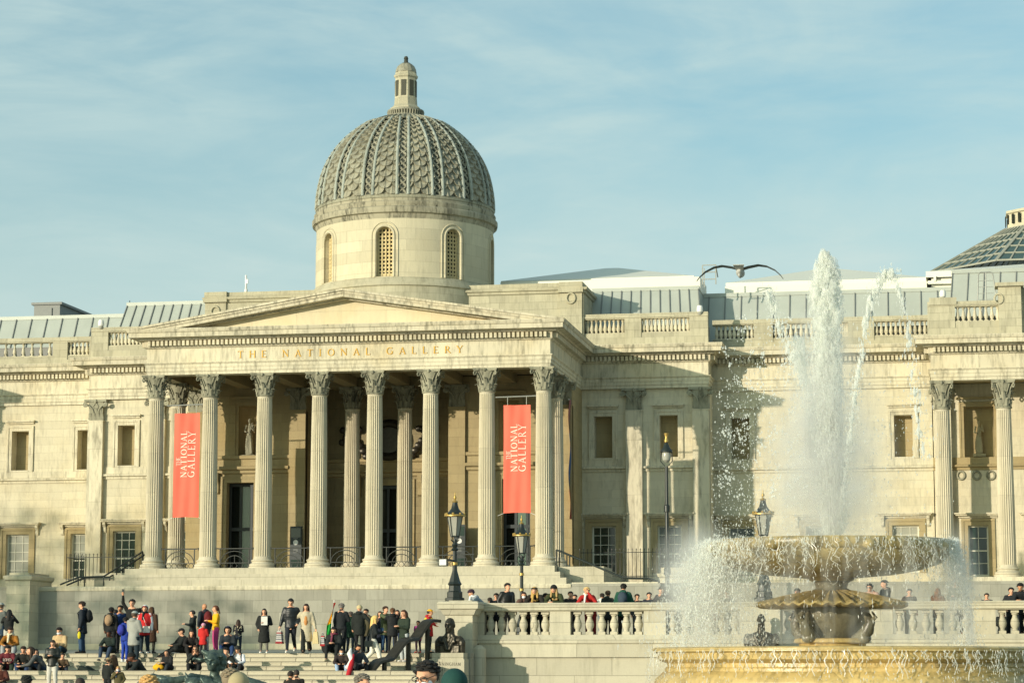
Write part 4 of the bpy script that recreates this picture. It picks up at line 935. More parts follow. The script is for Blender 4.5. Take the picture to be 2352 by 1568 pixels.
# ---- iron railings between the portico columns
def arc_rail(w):
    m=MB(); 
    for x in (-w/2+.12,w/2-.12): m.tube([(x,0,0),(x,0,1.06)],.034,6)
    m.tube([(-w/2-.08,0,1.02),(-w/2-.12,0,1.12),(-w/2,0,1.08),(w/2,0,1.08),(w/2+.12,0,1.12),(w/2+.08,0,1.02)],.032,6)
    a=w/2-.14
    for r in (a,a*.62): m.tube([(r*math.cos(PI*k/14),0,.34+r*.80*math.sin(PI*k/14)) for k in range(15)],.022,6)
    m.bar((-a,0,.34),(a,0,.34),.03); m.bar((-a,0,.06),(a,0,.06),.03); m.bar((0,0,.34),(0,0,.34+a*.5),.02)
    for k in range(5):
        x=-a+a*.2+2*a*k/5; m.tube([(x+a*.17*math.cos(q*PI/5),0,.20+.13*math.sin(q*PI/5)) for q in range(10)],.016,5,closed=True)
    return m.mesh('railing',M['iron'])
RLM=arc_rail(SP-1.15)
for k,w in enumerate(['between the two leftmost columns under the left banner','before the dark left doorway','before the tall black sign','left of the portico centre, second from the sign','at the portico centre, before the central door','behind the lamp with the floodlight','under the right banner']):
    o=bpy.data.objects.new('iron_railing',RLM); COL.objects.link(o); o.location=(XA+SP*(k-3),119.9,ZB); tag(o,'black arched iron railing '+w,'railing','arched railings between the portico columns')
def spikes(x0,x1,y,z0,h,lab,n,ends=None):
    m=MB()
    for i in range(n+1):
        x=x0+(x1-x0)*i/n; m.tube([(x,y,z0),(x,y,z0+h-.10),(x,y,z0+h-.06),(x,y,z0+h)],[.016,.016,.03,.004],5)
    m.bar((x0,y,z0+h-.22),(x1,y,z0+h-.22),.035); m.bar((x0,y,z0+.08),(x1,y,z0+.08),.035)
    if ends: 
        for i in range(9): yy=y+ends*i/8; m.tube([(x0,yy,z0),(x0,yy,z0+h)],.016,5)
        m.bar((x0,y,z0+h-.22),(x0,y+ends,z0+h-.22),.035)
    m.build('spiked_fence',M['iron'],label=lab,cat='fence')
spikes(-47.7,-43.3,125.4,6.35,1.5,'black spiked iron fence before the wall left of the portico',20,3)
spikes(-19.3,-9.8,126,6.35,1.55,'black spiked iron fence before the wall right of the portico',44)
# sloping handrails
def hrail(pts,posts,lab):
    m=MB()
    for off in (0,.9):
        P=[at(u,v,Y)+Vector((0,off,0)) for u,v,Y in pts]; m.tube(P,.045,8)
        for i in posts:
            p=P[0]*(1-i[1])+P[1]*i[1] if False else P[i[0]]; m.tube([(p.x,p.y,p.z-i[1]),(p.x,p.y,p.z)],.035,6)
    m.build('iron_handrail',M['iron'],label=lab,cat='handrail')
hrail([(328,1266,120),(268,1305,118.6),(238,1323,117.8),(180,1325,117.6),(138,1342,117.3)],[(0,1.1),(1,.5),(2,.5),(3,.45)],'black sloping handrail at the left end of the portico steps')
hrail([(1278,1262,119.6),(1302,1272,119.4),(1430,1326,117.9),(1490,1327,117.8),(1520,1338,117.6)],[(0,.9),(1,.9),(2,.42),(3,.42)],'black sloping handrail at the right end of the portico steps')
# totems
for u,lab in ((681,'tall black sign panel with a white disc, left of the portico centre'),(1056,'tall black sign panel behind the lamp, right of the portico centre')):
    x=X(u,125.9); e=empty('sign_totem',(x,125.9,ZB),lab,'sign','black sign panels in the portico')
    MB().box(-.32,.32,-.12,.12,0,2.55).build('panel',M['totem'],e,True)
    MB().box(-.27,.27,-.135,-.121,1.95,2.45).build('glass_front',M['glass'],e,True); MB().box(-.27,.27,-.135,-.121,.3,.75).build('glass_front',M['glass'],e,True)
    m=MB().rev([(0,0),(.14,0)],n=20); m.V=[(a,-.128-c,1.68+b) for a,b,c in m.V]; m.build('disc',M['cctv'],e,True)
    m=MB(); m.box(-.12,.12,-.128,-.122,1.88,1.93); [m.box(-.13,.13,-.128,-.122,1.30-.06*k,1.325-.06*k) for k in range(4)]; m.build('print',M['seam'],e,True)
# ---- banners
def banner(u0,u1,vt,vb,Y,lab,twist=0):
    x0,x1=X(u0,Y),X(u1,Y); zt,zb=Z((u0+u1)/2,vt,Y),Z((u0+u1)/2,vb,Y); w=x1-x0;h=zt-zb
    e=empty('banner',((x0+x1)/2,Y,zb),lab,'banner','red banners hung between portico columns')
    nx,nz=14,50; V=[]
    def off(x,z): return .05*math.sin(x*5+z*1.3)*(.25+z/h*.4)+.025*math.sin(x*11-z*.6)+twist*(x-.0)*(1-z/h)
    for j in range(nz+1):
        for i in range(nx+1): x=-w/2+w*i/nx; z=h*j/nz; V.append((x,off(x,z),z+ .03*math.sin(i/nx*PI)*(1 if j==0 else 0)))
    V2=[(x,y+.012,z) for x,y,z in V]; n=len(V)
    Fs=[(j*(nx+1)+i,j*(nx+1)+i+1,(j+1)*(nx+1)+i+1,(j+1)*(nx+1)+i) for j in range(nz) for i in range(nx)]
    MB().add(V,Fs,True).add(V2,Fs,True).build('cloth',M['red'],e,True)
    t=MB(); sx=w/1.33
    for s,xc,z0,ln,hh in (('THE',-.33*sx,h*.495,.47,.20*sx),('NATIONAL',.02*sx,h*.385,2.42,.33*sx),('GALLERY',.43*sx,h*.385,2.40,.36*sx)): text(t,s,(xc,-.02,z0),(0,0,1),(-1,0,0),hh,ln,.01,wide=.9)
    # settle the letters on the rippled cloth; strokes are split fine enough by their own shapes
    t.V=[(x,off(x,z)-.008-(-.02-y if False else max(0,-y-.02)),z) for x,y,z in t.V]
    t.build('lettering',M['cream'],e,True)
    r=MB(); r.tube([(-SP/2+.35,0,h+.42),(SP/2-.35,0,h+.46)],.035,8)
    for s in(-.35,.35): r.tube([(s*w,0,h+.44),(s*w,0,h)],.014,5)
    for s in(-1,1): MB().tube([(s*w/2,0,0),(s*(w/2+.3),0,-.12)],.012,4).build('tie',M['cctv'],e,True)
    r.build('hanging_rod',M['steel'],e,True)
banner(396.5,455.5,949,1188,120,'red banner reading THE NATIONAL GALLERY between the two leftmost columns')
banner(1156.5,1219,930,1178,120,'red banner reading THE NATIONAL GALLERY between the two rightmost columns')
e=empty('banner',(XR-.1,127.2,9.5),'blue and red banner seen edge-on beside the right side of the portico','banner')
def yb(z0,z1,n,mat):
    V=[(.05*math.sin(z*2+k),-.9+1.8*k/8,z) for z in [z0+(z1-z0)*i/16 for i in range(17)] for k in range(9)]
    MB().add(V+[(a+.02,b,c) for a,b,c in V],[(o+i*9+k,o+i*9+k+1,o+(i+1)*9+k+1,o+(i+1)*9+k) for o in (0,153) for i in range(16) for k in range(8)],True).build(n,mat,e,True)
yb(1.6,4.6,'blue_field',M['blue']); yb(0,1.6,'red_foot',cloth('#7a2a22')); yb(4.6,6.4,'pink_head',cloth('#8a5a58'))
MB().tube([(0,-1,6.4),(0,1,6.4)],.03).build('rod',M['cctv'],e,True)
# ================================================================= FOUNTAIN
FX,FY=X(1907,45),45.0
fo=empty('stone_fountain',(FX,FY,0),'large yellow stone fountain with a wide upper bowl, ribbed shell and round basin pedestal','fountain')
def Fo(m,n,mat): return m.build(n,M[mat],fo)
zr_=4.0
ub=[(0,3.78),(1.9,3.80),(2.15,3.92),(2.20,4.0),(2.27,4.0),(2.30,3.96),(2.30,3.86),(2.26,3.80),(2.20,3.78),(2.18,3.74),(2.14,3.68),(2.0,3.58),(1.65,3.47),(1.2,3.39),(.75,3.35),(.45,3.32),(.38,3.27)]
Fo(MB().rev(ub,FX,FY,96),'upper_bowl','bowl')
for k in range(8):
    a=k*PI/4+.35; Fo(MB().ell((FX+2.24*math.cos(a),FY+2.24*math.sin(a),3.86),(.14,.14,.10),n=10,m=6),'bowl_boss','bowl')
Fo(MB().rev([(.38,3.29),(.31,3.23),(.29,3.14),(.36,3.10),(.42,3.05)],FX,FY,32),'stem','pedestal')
m=MB(); n=96;V=[];T=[(.34,3.10),(.5,3.07),(.9,2.98),(1.25,2.89),(1.38,2.855),(1.40,2.82),(1.33,2.79),(.8,2.80),(.5,2.78)]
for r,z in T:
    for i in range(n):
        a=2*PI*i/n; q=.035*math.cos(a*32)*min(1,r/1.0); V.append((FX+(r+q*.4)*math.cos(a),FY+(r+q*.4)*math.sin(a),z+q))
m.add(V,[(j*n+i,j*n+(i+1)%n,(j+1)*n+(i+1)%n,(j+1)*n+i) for j in range(len(T)-1) for i in range(n)],True)
m=MB(); n=192; V=[]
for r,z in T:
    for i in range(n):
        a=2*PI*i/n; q=.024*math.cos(a*40)*min(1,r/1.0); V.append((FX+(r+q*.4)*math.cos(a),FY+(r+q*.4)*math.sin(a),z+q))
m.add(V,[(j*n+i,j*n+(i+1)%n,(j+1)*n+(i+1)%n,(j+1)*n+i) for j in range(len(T)-1) for i in range(n)],True); Fo(m,'ribbed_shell','bowl')
m=MB().rev([(.45,2.82),(.68,2.78),(.70,2.66),(.60,2.48),(.50,2.34),(.46,2.28),(.42,2.20)],FX,FY,40)
Fo(m,'vase','pedestal')
for k in range(4):
    m=MB(); a=-PI/2+PI/4+k*PI/2+.2; c,s=math.cos(a),math.sin(a)
    P=[(FX+r*c,FY+r*s,z) for r,z in ((.50,2.20),(.66,2.24),(.80,2.36),(.86,2.5),(.80,2.62),(.70,2.68))]; m.tube(P,[.09,.12,.12,.09,.07,.04],10); m.tube([(FX+.84*c,FY+.84*s,2.5),(FX+.98*c,FY+.98*s,2.6),(FX+.9*c,FY+.9*s,2.7)],[.05,.04,.015],7)
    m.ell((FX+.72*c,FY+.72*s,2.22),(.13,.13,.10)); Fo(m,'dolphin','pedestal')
Fo(MB().rev([(.66,2.22),(.70,2.2),(.72,2.14),(.62,2.12),(.60,2.0),(.60,1.9)],FX,FY,40),'foot','yellow')
BX=FX+.28; m=MB().rev([(0,1.93),(3.2,1.93),(3.28,2.02),(3.42,2.05),(3.56,2.05),(3.60,2.02),(3.60,1.97),(3.52,1.94),(3.50,1.83),(3.42,1.79),(3.34,1.76),(3.34,1.70),(3.38,1.67),(3.38,1.62),(3.42,1.60),(3.47,1.55),(3.56,1.47),(3.58,1.38),(3.54,1.30),(3.44,1.26),(3.46,1.22),(3.56,1.20),(3.56,1.05),(3.5,1.0),(3.5,.3),(3.7,.25),(3.7,-.1)],BX,FY,160)
Fo(m,'basin','yellow')
MB().rev([(0,.28),(11,.28)],FX,FY,48).build('fountain_pool_water',plain('pool_water',(.05,.09,.08),.05,spec=.8),kind='structure')
MB().rev([(11,-.1),(11,.45),(11.5,.45),(11.5,-.1)],FX,FY,64,smooth=False).build('pool_kerb',M['pale'],kind='structure')
# ---- water: jets, falling curtain, spray
rnd=random.Random(11)
OCT=[(1,0,0),(-1,0,0),(0,1,0),(0,-1,0),(0,0,1),(0,0,-1)]; OF=[(0,2,4),(2,1,4),(1,3,4),(3,0,4),(2,0,5),(1,2,5),(3,1,5),(0,3,5)]
def drop(m,p,r,el=1.0,d=None):
    j=lambda:1+rnd.uniform(-.3,.3)
    if d is None: V=[(p[0]+a*r*j(),p[1]+b*r*j(),p[2]+c*r*el*j()) for a,b,c in OCT]
    else:
        d=Vector(d).normalized(); x=d.orthogonal().normalized(); y=d.cross(x); P=Vector(p)
        V=[P+x*a*r*j()+y*b*r*j()+d*c*r*el*j() for a,b,c in OCT]
    m.add(V,OF,True)
def jetpath(vx,vz,t,x0=0): return (x0+vx*t-.02*t*t*8, 3.9+vz*t-4.9*t*t)
def ww(): return rnd.gauss(0,1)
# main jet: an irregular frothy column
def lump(m,p,r,el=1.2,n=9,k=6):
    p=Vector(p); b=len(m.V); m.ell(p,(r,r,r*el),n=n,m=k)
    for i in range(b,len(m.V)):
        v=Vector(m.V[i]); q=v-p; m.V[i]=tuple(p+q*(1+.55*noise.noise(v*7)+.3*noise.noise(v*19)))
m=MB(); ztop=9.42
def jr(z):
    t=(z-3.9)/(ztop-3.9)
    q=.11+.22*t-.03*t*t
    return q if t<.8 else q*math.sqrt(max(0.02,1-((t-.8)/.2)**2))
for i in range(800):
    t=rnd.random()**.6; z=3.9+(ztop-3.9)*t; r=jr(z)*.92; a=rnd.uniform(0,2*PI); q=r*math.sqrt(rnd.random())
    lump(m,(FX+q*math.cos(a),FY+q*math.sin(a),z),rnd.uniform(.018,.055)*(.55+.75*t),rnd.uniform(1.5,4)*(1.5-t*.8),7,5)
for i in range(6000):
    t=rnd.random()**.85; z=3.9+(ztop+.05-3.9)*t; r=jr(min(z,ztop-.02))*1.1+.02; a=rnd.uniform(0,2*PI); q=r*(rnd.random()**.4)*(1+abs(ww())*.09)
    drop(m,(FX+q*math.cos(a),FY+q*math.sin(a),z),rnd.uniform(.005,.020)*(.7+.5*t),rnd.uniform(1,3)+6*(1-t)**2)
m.build('main_jet',M['foam'],kind=None,label='tall frothy white main jet rising from the upper bowl of the fountain',cat='water jet')
# side jets fall outwards around the main one
def sidejet(pts,w0,w1,nl,nd,lab,spread=.12):
    m=MB(); P=[at(u,v,Y) for u,v,Y in pts]
    def pt(t): 
        s=t*(len(P)-1); i=min(int(s),len(P)-2); return P[i].lerp(P[i+1],s-i)
    for i in range(nl):
        t=rnd.random(); w=w0+(w1-w0)*t; p=pt(t)+Vector((ww(),ww(),ww()))*w*.4; lump(m,p,rnd.uniform(.010,.030),3,7,5)
    for i in range(nd):
        t=rnd.random(); w=(w0+(w1-w0)*t); p=pt(t)+Vector((ww(),ww(),ww()*.7))*w; drop(m,p,rnd.uniform(.003,.014),rnd.uniform(1,4.5))
    m.build('side_jet',M['drop'],label=lab,cat='water jet')
sidejet([(1922,1225,45),(1945,1050,44.8),(1965,900,44.6),(1985,760,44.4),(2005,680,44.3),(2030,632,44.2),(2052,628,44.1)],.04,.085,150,1100,'thin jet right of the main jet, arching up to the skylight edge')
sidejet([(1900,1225,45),(1885,1050,45.3),(1862,900,45.4),(1842,830,45.5),(1832,780,45.6)],.06,.14,300,2200,'short frothy jet close to the left of the main jet')
sidejet([(1895,1225,45),(1868,1000,45.1),(1830,840,45.1),(1790,760,45.1),(1775,700,45),(1762,668,45)],.04,.08,60,900,'broken thin jet left of the main jet, beside the flying gull')
sidejet([(2052,628,44.1),(2080,720,44),(2096,860,43.9),(2110,960,43.8),(2125,1050,43.8)],.05,.12,60,420,'loose falling drops at the outer end of the right jet')
sidejet([(1930,1225,45),(1935,1100,45.2),(1925,950,45.3),(1912,860,45.3)],.08,.16,260,1500,'low froth clinging to the right of the main jet base')
# drifting drops to the left
m=MB()
for i in range(5200):
    t=rnd.random(); u=1634+rnd.random()**1.15*270; v=700+ (rnd.random()**.8)*560
    lim=1690-(v-700)*.16
    if u<lim-20+rnd.random()*60: continue
    if rnd.random()<.35 and v<850: continue
    p=at(u,v,45+ww()*.9); s=rnd.random(); drop(m,p,.003+.011*s**3,rnd.uniform(1,2.6))
for i in range(90):
    u=1650+rnd.random()*190; v=720+rnd.random()*420; p=at(u,v,45+ww()*.6)
    for k in range(rnd.randint(3,9)): lump(m,p+Vector((ww(),ww(),ww()*1.5))*.035,rnd.uniform(.007,.018),1.5,6,4)
for i in range(700):
    u=1950+abs(ww())*90; v=850+rnd.random()*400; p=at(u,v,45+ww()*.6); drop(m,p,.003+.011*rnd.random()**2,2)
m.build('drifting_drops',M['drop'],kind='stuff',label='bright water drops drifting left of the jets',cat='water drops')
# curtain falling off the bowl rim
m=MB()
for k in range(190):
    a=rnd.uniform(0,2*PI); c,s=math.cos(a),math.sin(a)
    left=max(0,-c); right=max(0,c)
    if s<0 and -.75<c<.8 and rnd.random()<.5: continue
    vo=rnd.uniform(.12,.5)+left*.35; wind=-.30*left; n=rnd.randint(22,46) if (s<.3) else 16
    ph=rnd.uniform(0,6); base=Vector((FX+2.29*c,FY+2.29*s,3.97)); th=rnd.uniform(.5,1.3)
    T0=.62
    pts=[]
    for i in range(n):
        t=T0*(i+rnd.random()*.8)/n
        if rnd.random()<.22+.3*t: continue
        dx=vo*t*c+wind*t+.03*math.sin(t*22+ph)+ww()*.012*(1+2*t); dy=vo*t*s+ww()*.012*(1+2*t); z=base.z-.4*t-4.9*t*t+ww()*.01
        d_=Vector((dx*2,dy*2,-1-8*t)); drop(m,(base.x+dx,base.y+dy,z),rnd.uniform(.004,.012)*th,rnd.uniform(2,6),d_)
for i in range(9000):   # heavier white water on the windward left and right edges
    a=PI+ww()*.50 if rnd.random()<.78 else ww()*.30; c,s=math.cos(a),math.sin(a); t=rnd.random()**.8*.64; vo=.12+abs(ww())*.50*(1 if c<0 else .42)
    x=FX+2.27*c+vo*t*c*1.6+(-.25*t if c<0 else 0)+ww()*.03; y=FY+2.27*s+vo*t*s+ww()*.05; z=4.0-.2*t-4.9*t*t+ww()*.04; drop(m,(x,y,z),rnd.uniform(.003,.013),rnd.uniform(1.2,3.5))
for i in range(3500):
    x=FX-1.9+ww()*.42; z=rnd.uniform(2.0,3.75); y=FY-1.2+ww()*.6; drop(m,(x,y,z),rnd.uniform(.003,.010),rnd.uniform(1.2,3))
m.build('water_curtain',M['drop'],kind='stuff',label='strings of water spilling over the rim of the upper bowl',cat='falling water')
# wavy strings down the face of the bowl
m=MB()
for k in range(130):
    a=-PI/2+rnd.uniform(-1.45,1.45); c,s=math.cos(a),math.sin(a); P=[];rr=[]; n=rnd.randint(7,16); ph=rnd.uniform(0,6); L_=rnd.uniform(.25,.85)
    for i in range(n):
        t=i/(n-1); z=3.97-L_*t; r=2.31+.10*t; aa=a+.02*math.sin(ph+t*9)+.012*ww(); P.append((FX+r*math.cos(aa),FY+r*math.sin(aa),z)); rr.append(rnd.uniform(.001,.008)*(1-.4*t))
    m.tube(P,rr,5)
for k in range(90):
    a=-PI/2+rnd.uniform(-1.5,1.5); P=[];rr=[]; n=rnd.randint(5,10); ph=rnd.uniform(0,6); L_=rnd.uniform(.12,.5)
    for i in range(n):
        t=i/(n-1); z=1.98-L_*t; aa=a+.01*math.sin(ph+t*8); r=3.62+.03*t; P.append((BX+r*math.cos(aa),FY+r*math.sin(aa),z)); rr.append(rnd.uniform(.004,.012))
    m.tube(P,rr,5)
for i in range(1500):
    a=-PI/2+rnd.uniform(-1.5,1.5); z=rnd.uniform(1.1,2.0); r=3.64+abs(ww())*.05; drop(m,(BX+r*math.cos(a),FY+r*math.sin(a),z),rnd.uniform(.004,.012),rnd.uniform(1,4))
for i in range(750):
    a=-PI/2+rnd.uniform(-1.5,1.5); z=rnd.uniform(3.1,4.02); r=2.33+abs(ww())*.09; drop(m,(FX+r*math.cos(a),FY+r*math.sin(a),z),rnd.uniform(.004,.014),rnd.uniform(1,3))
m.build('rim_strings',M['drop'],kind='stuff',label='wavy white strings of water down the bowl and basin faces',cat='falling water')
# fine spray hanging round the jets (a real volume)
def mist(name,c,r,dens,sc,lab,pw=1.0):
    m=MB().ell((0,0,0),(1,1,1),n=24,m=16); o=m.build(name,None or M['foam']); o.data.materials.clear()
    o.location=c; o.scale=r
    mt=bpy.data.materials.new(name); mt.use_nodes=True; nt=mt.node_tree; nt.nodes.clear(); L=nt.links
    out=nt.nodes.new('ShaderNodeOutputMaterial'); pv=nt.nodes.new('ShaderNodeVolumePrincipled'); pv.inputs['Color'].default_value=(.96,.97,.94,1); pv.inputs['Anisotropy'].default_value=.0
    tc=nt.nodes.new('ShaderNodeTexCoord'); ln=nt.nodes.new('ShaderNodeVectorMath'); ln.operation='LENGTH'; L.new(tc.outputs['Object'],ln.inputs[0])
    rp=ramp(nt,ln.outputs['Value'],[(0,1.0),(.35,.62),(.7,.16),(1.0,0.0)])
    g=nt.nodes.new('ShaderNodeNewGeometry'); nn=noi(nt,g.outputs['Position'],sc,3); r2=ramp(nt,nn,[(.35,.25),(.68,1.0)])
    a=N(nt,'ShaderNodeMath',operation='MULTIPLY'); L.new(rp,a.inputs[0]); L.new(r2,a.inputs[1]); b=N(nt,'ShaderNodeMath',operation='MULTIPLY'); L.new(a.outputs[0],b.inputs[0]); b.inputs[1].default_value=dens
    L.new(b.outputs[0],pv.inputs['Density']); L.new(pv.outputs[0],out.inputs['Volume']); o.data.materials.append(mt)
    tag(o,lab,'spray',kind='stuff')
mist('jet_spray',(FX-.05,FY,5.3),(1.45,1.2,2.8),4.2,1.6,'pale spray hanging round the base of the jets')
mist('upper_spray',(FX-.05,FY,7.4),(.95,.8,1.9),1.8,2.2,'thin spray round the upper half of the main jet')
mist('jet_core',(FX+.02,FY,6.35),(.34,.34,3.05),10,5,'soft white core of the main jet')
mist('jet_foot',(FX+.02,FY,5.1),(.26,.26,1.75),22,5,'dense white foot of the main jet')
mist('side_jet_core',at(1862,1010,45.2),(.34,.34,1.6),4,4,'soft white froth left of the main jet')
mist('low_spray',(FX-2.5,FY,3.2),(.95,1.6,1.4),3.2,1.8,'pale spray off the left rim of the bowl')
vm=MB().rev([(2.25,4.02),(2.38,4.0),(2.50,3.4),(2.60,2.6),(2.64,2.1),(2.46,2.1),(2.42,2.6),(2.34,3.4),(2.25,4.02)],FX,FY,72)
vo_=vm.build('falling_veil',M['foam']); vo_.data.materials.clear(); vt=bpy.data.materials.new('veil'); vt.use_nodes=True; nt_=vt.node_tree; nt_.nodes.clear(); oo=nt_.nodes.new('ShaderNodeOutputMaterial'); pv_=nt_.nodes.new('ShaderNodeVolumePrincipled'); pv_.inputs['Color'].default_value=(.96,.97,.94,1)
nv=noi(nt_,pos(nt_,(2.2,2.2,.35)),1.6,4,.6); rv=ramp(nt_,nv,[(.42,.0),(.66,1.0)]); mv=N(nt_,'ShaderNodeMath',operation='MULTIPLY'); nt_.links.new(rv,mv.inputs[0]); mv.inputs[1].default_value=2.2; nt_.links.new(mv.outputs[0],pv_.inputs['Density']); nt_.links.new(pv_.outputs[0],oo.inputs['Volume']); vo_.data.materials.append(vt)
tag(vo_,'thin veil of water falling all round the upper bowl','falling water',kind='stuff')
mist('right_spray',(FX+2.3,FY,3.4),(.5,1.3,1.0),2.5,1.8,'pale spray off the right rim of the bowl')
# ---- gull in flight, seen from behind
gp=at(1700,620,34); gu=empty('gull',gp,'gull in flight with long bowed wings, left of the main jet','gull')
m=MB(); wl=[(0,0,.0),(.12,0,.035),(.26,.03,.065),(.38,.03,.045),(.50,.0,-.02),(.58,-.04,-.10),(.62,-.07,-.16)]
V=[]
for s in (-1,):
    pass
def wing(s,mm):
    ch=[.20,.20,.17,.14,.11,.06,.01]; V=[]
    for (x,y,z),c in zip(wl,ch):
        zz=z*(1 if s<0 else 1.0)-(0 if s<0 else .004)
        for q,h in ((-.5,0),(-.2,.012),(.2,.014),(.5,.008),(.2,-.006),(-.2,-.005)): V.append((s*x,y-q*c,zz+h))
    mm.add(V,[(i*6+k,i*6+(k+1)%6,(i+1)*6+(k+1)%6,(i+1)*6+k) for i in range(6) for k in range(6)]+[tuple(36+k for k in range(6))],True)
MB().ell((0,.04,-.035),(.062,.20,.062),n=14,m=10).ell((0,.24,-.02),(.035,.05,.038)).add([(-.05,-.1,.0),(.05,-.1,.0),(.08,-.28,.035),(-.08,-.28,.035),(-.05,-.1,-.02),(.05,-.1,-.02),(.08,-.28,.028),(-.08,-.28,.028)],[(0,1,2,3),(7,6,5,4),(0,4,5,1),(1,5,6,2),(2,6,7,3),(3,7,4,0)]).ell((0,-.02,-.075),(.035,.10,.045)).build('body',plain('gull_white',(.50,.50,.46),.7),gu,True)
for s in (-1,1): w=MB(); wing(s,w); w.build('wing',plain('gull_grey' if s<0 else 'gull_grey2',(.13,.15,.15),.7),gu,True)
MB().cap((0,.28,-.02),(0,.33,-.03),.012,.004).build('beak',cloth('#b08a30'),gu,True)
# ---- bronze mermaid of the near fountain, seen from behind the crowd
mp=at(492,1525,36); me_=empty('bronze_statue',(mp.x,36,0),'green bronze fountain figure of a woman reclining beside a fish','statue')
def AT(u,v,Y): p=at(u,v,Y); return (p.x-mp.x,p.y-36,p.z)
m=MB(); hc=Vector(AT(489,1519,36)); 
hm=MB(); head_mb(hm,(0,0,0),1.30); Rz=Matrix.Rotation(PI-.12,3,'Z'); m.add([Rz@Vector(v)+hc for v in hm.V],hm.F,True)
for u,v,r in ((482,1503,.07),(492,1500,.08),(503,1502,.08),(510,1510,.08),(513,1522,.07),(473,1499,.05),(466,1495,.035),(508,1494,.045),(513,1534,.05),(476,1508,.045)): m.ell(AT(u,v,36.12),(r,r,r*.85))
for k in range(6): m.cap(AT(478+k*6,1512-abs(k-3)*-1.5-8,36.0),AT(484+k*5,1500,36.1),.022,.03)
m.cap(AT(495,1530,36.08),AT(492,1556,36.1),.075,.085); m.cap(AT(500,1568,36.1),AT(540,1590,36.1),.12,.2); m.cap(AT(478,1518,36.1),AT(462,1514,36),.035,.03); m.cap(AT(462,1514,36),AT(446,1511,36),.03,.018); m.cap(AT(446,1511,36),AT(440,1516,36),.015,.006)
m.cap(AT(480,1562,36),AT(440,1553,35.9),.07,.06); m.cap(AT(440,1556,35.8),AT(385,1564,35.7),.055,.07); m.cap(AT(385,1566,35.7),AT(360,1580,35.6),.08,.12); m.cap(AT(500,1560,36.15),AT(565,1562,36.2),.06,.08); m.cap(AT(565,1564,36.2),AT(600,1585,36.2),.08,.15)
m.cap(AT(385,1560,35.8),AT(350,1553,35.8),.05,.055); m.cap(AT(350,1554,35.8),AT(325,1568,35.8),.05,.06); m.cap(AT(325,1568,35.8),AT(312,1590,35.8),.06,.07)
for k in range(5): a=AT(462+k*6,1556+k*2,35.55); b=AT(470+k*7,1571+k*2,35.5); m.cap(a,b,.026,.02)
m.ell(AT(445,1569,35.7),(.15,.12,.10)); m.ell(AT(472,1561,35.65),(.075,.08,.06)); m.cap(AT(430,1554,35.7),AT(425,1543,35.7),.03,.012)
fuse(m,'figure',M['verdigris'],me_,.014,2,.012)
# ================================================================= PEOPLE
SK={'l':'#d9a483','m':'#c08a66','d':'#6b4430','p':'#e3b497'}
POSE={
 'stand':dict(P=(0,0,.95),C=(0,.01,1.28),N=(0,0,1.46),H=(0,.03,1.62),top=1.745,legs=[((.09,0,.9),(.10,.02,.49),(.11,-.02,.07)),((-.09,0,.9),(-.10,.02,.49),(-.12,.0,.07))]),
 'walk':dict(P=(0,0,.94),C=(0,.02,1.27),N=(0,.03,1.45),H=(0,.07,1.61),top=1.735,legs=[((.08,0,.9),(.08,.16,.50),(.07,.24,.08)),((-.08,0,.9),(-.08,-.02,.48),(-.09,-.30,.14))]),
 'lean':dict(P=(0,-.20,.93),C=(0,.06,1.19),N=(0,.20,1.33),H=(0,.28,1.47),top=1.59,legs=[((.09,-.2,.9),(.10,-.2,.49),(.11,-.24,.07)),((-.09,-.2,.9),(-.10,-.16,.49),(-.12,-.16,.07))]),
 'sit':dict(P=(0,0,.10),C=(0,.07,.42),N=(0,.14,.60),H=(0,.20,.75),top=.87,legs=[((.09,.02,.1),(.17,.40,.22),(.13,.56,-.20)),((-.09,.02,.1),(-.17,.42,.20),(-.16,.60,-.20))]),
 'sitlow':dict(P=(0,0,.10),C=(0,.16,.38),N=(0,.30,.53),H=(0,.40,.64),top=.76,legs=[((.09,.02,.1),(.14,.38,.30),(.11,.48,-.14)),((-.09,.02,.1),(-.14,.40,.28),(-.11,.50,-.14))]),
 'sitout':dict(P=(0,0,.10),C=(0,.02,.44),N=(0,.05,.62),H=(0,.09,.77),top=.89,legs=[((.09,.02,.1),(.12,.44,.12),(.10,.86,-.18)),((-.09,.02,.1),(-.12,.44,.10),(-.06,.86,-.16))]),
 'recline':dict(P=(0,0,.10),C=(0,-.26,.28),N=(0,-.38,.42),H=(0,-.42,.58),top=.70,legs=[((.09,.02,.1),(.12,.36,.34),(.10,.52,-.06)),((-.09,.02,.1),(-.12,.42,.34),(-.12,.60,-.06))]),
}
ARM={'down':((.05,-.02,-.29),(.06,.03,-.54)),'pocket':((.10,-.08,-.27),(.03,.06,-.46)),'phone':((.05,.06,-.28),(-.10,.28,-.22)),'drink':((.07,.14,-.23),(-.13,.20,.0)),
 'eye':((.12,.15,-.17),(-.09,.20,.13)),'up':((.10,.05,.22),(.08,.14,.47)),'knees':((.09,.16,-.23),(-.05,.36,-.28)),'rail':((.11,.13,-.24),(-.09,.34,-.22)),
 'bag':((.08,.0,-.29),(.13,.03,-.54)),'out':((.17,.06,-.20),(.34,.18,-.30)),'fold':((.09,.05,-.27),(-.14,.20,-.22)),'hug':((.06,.24,-.08),(-.08,.46,.02)),'back':((.12,-.16,-.24),(.14,-.24,-.48)),'side':((.2,-.02,-.22),(.28,.05,-.46))}
PG={}
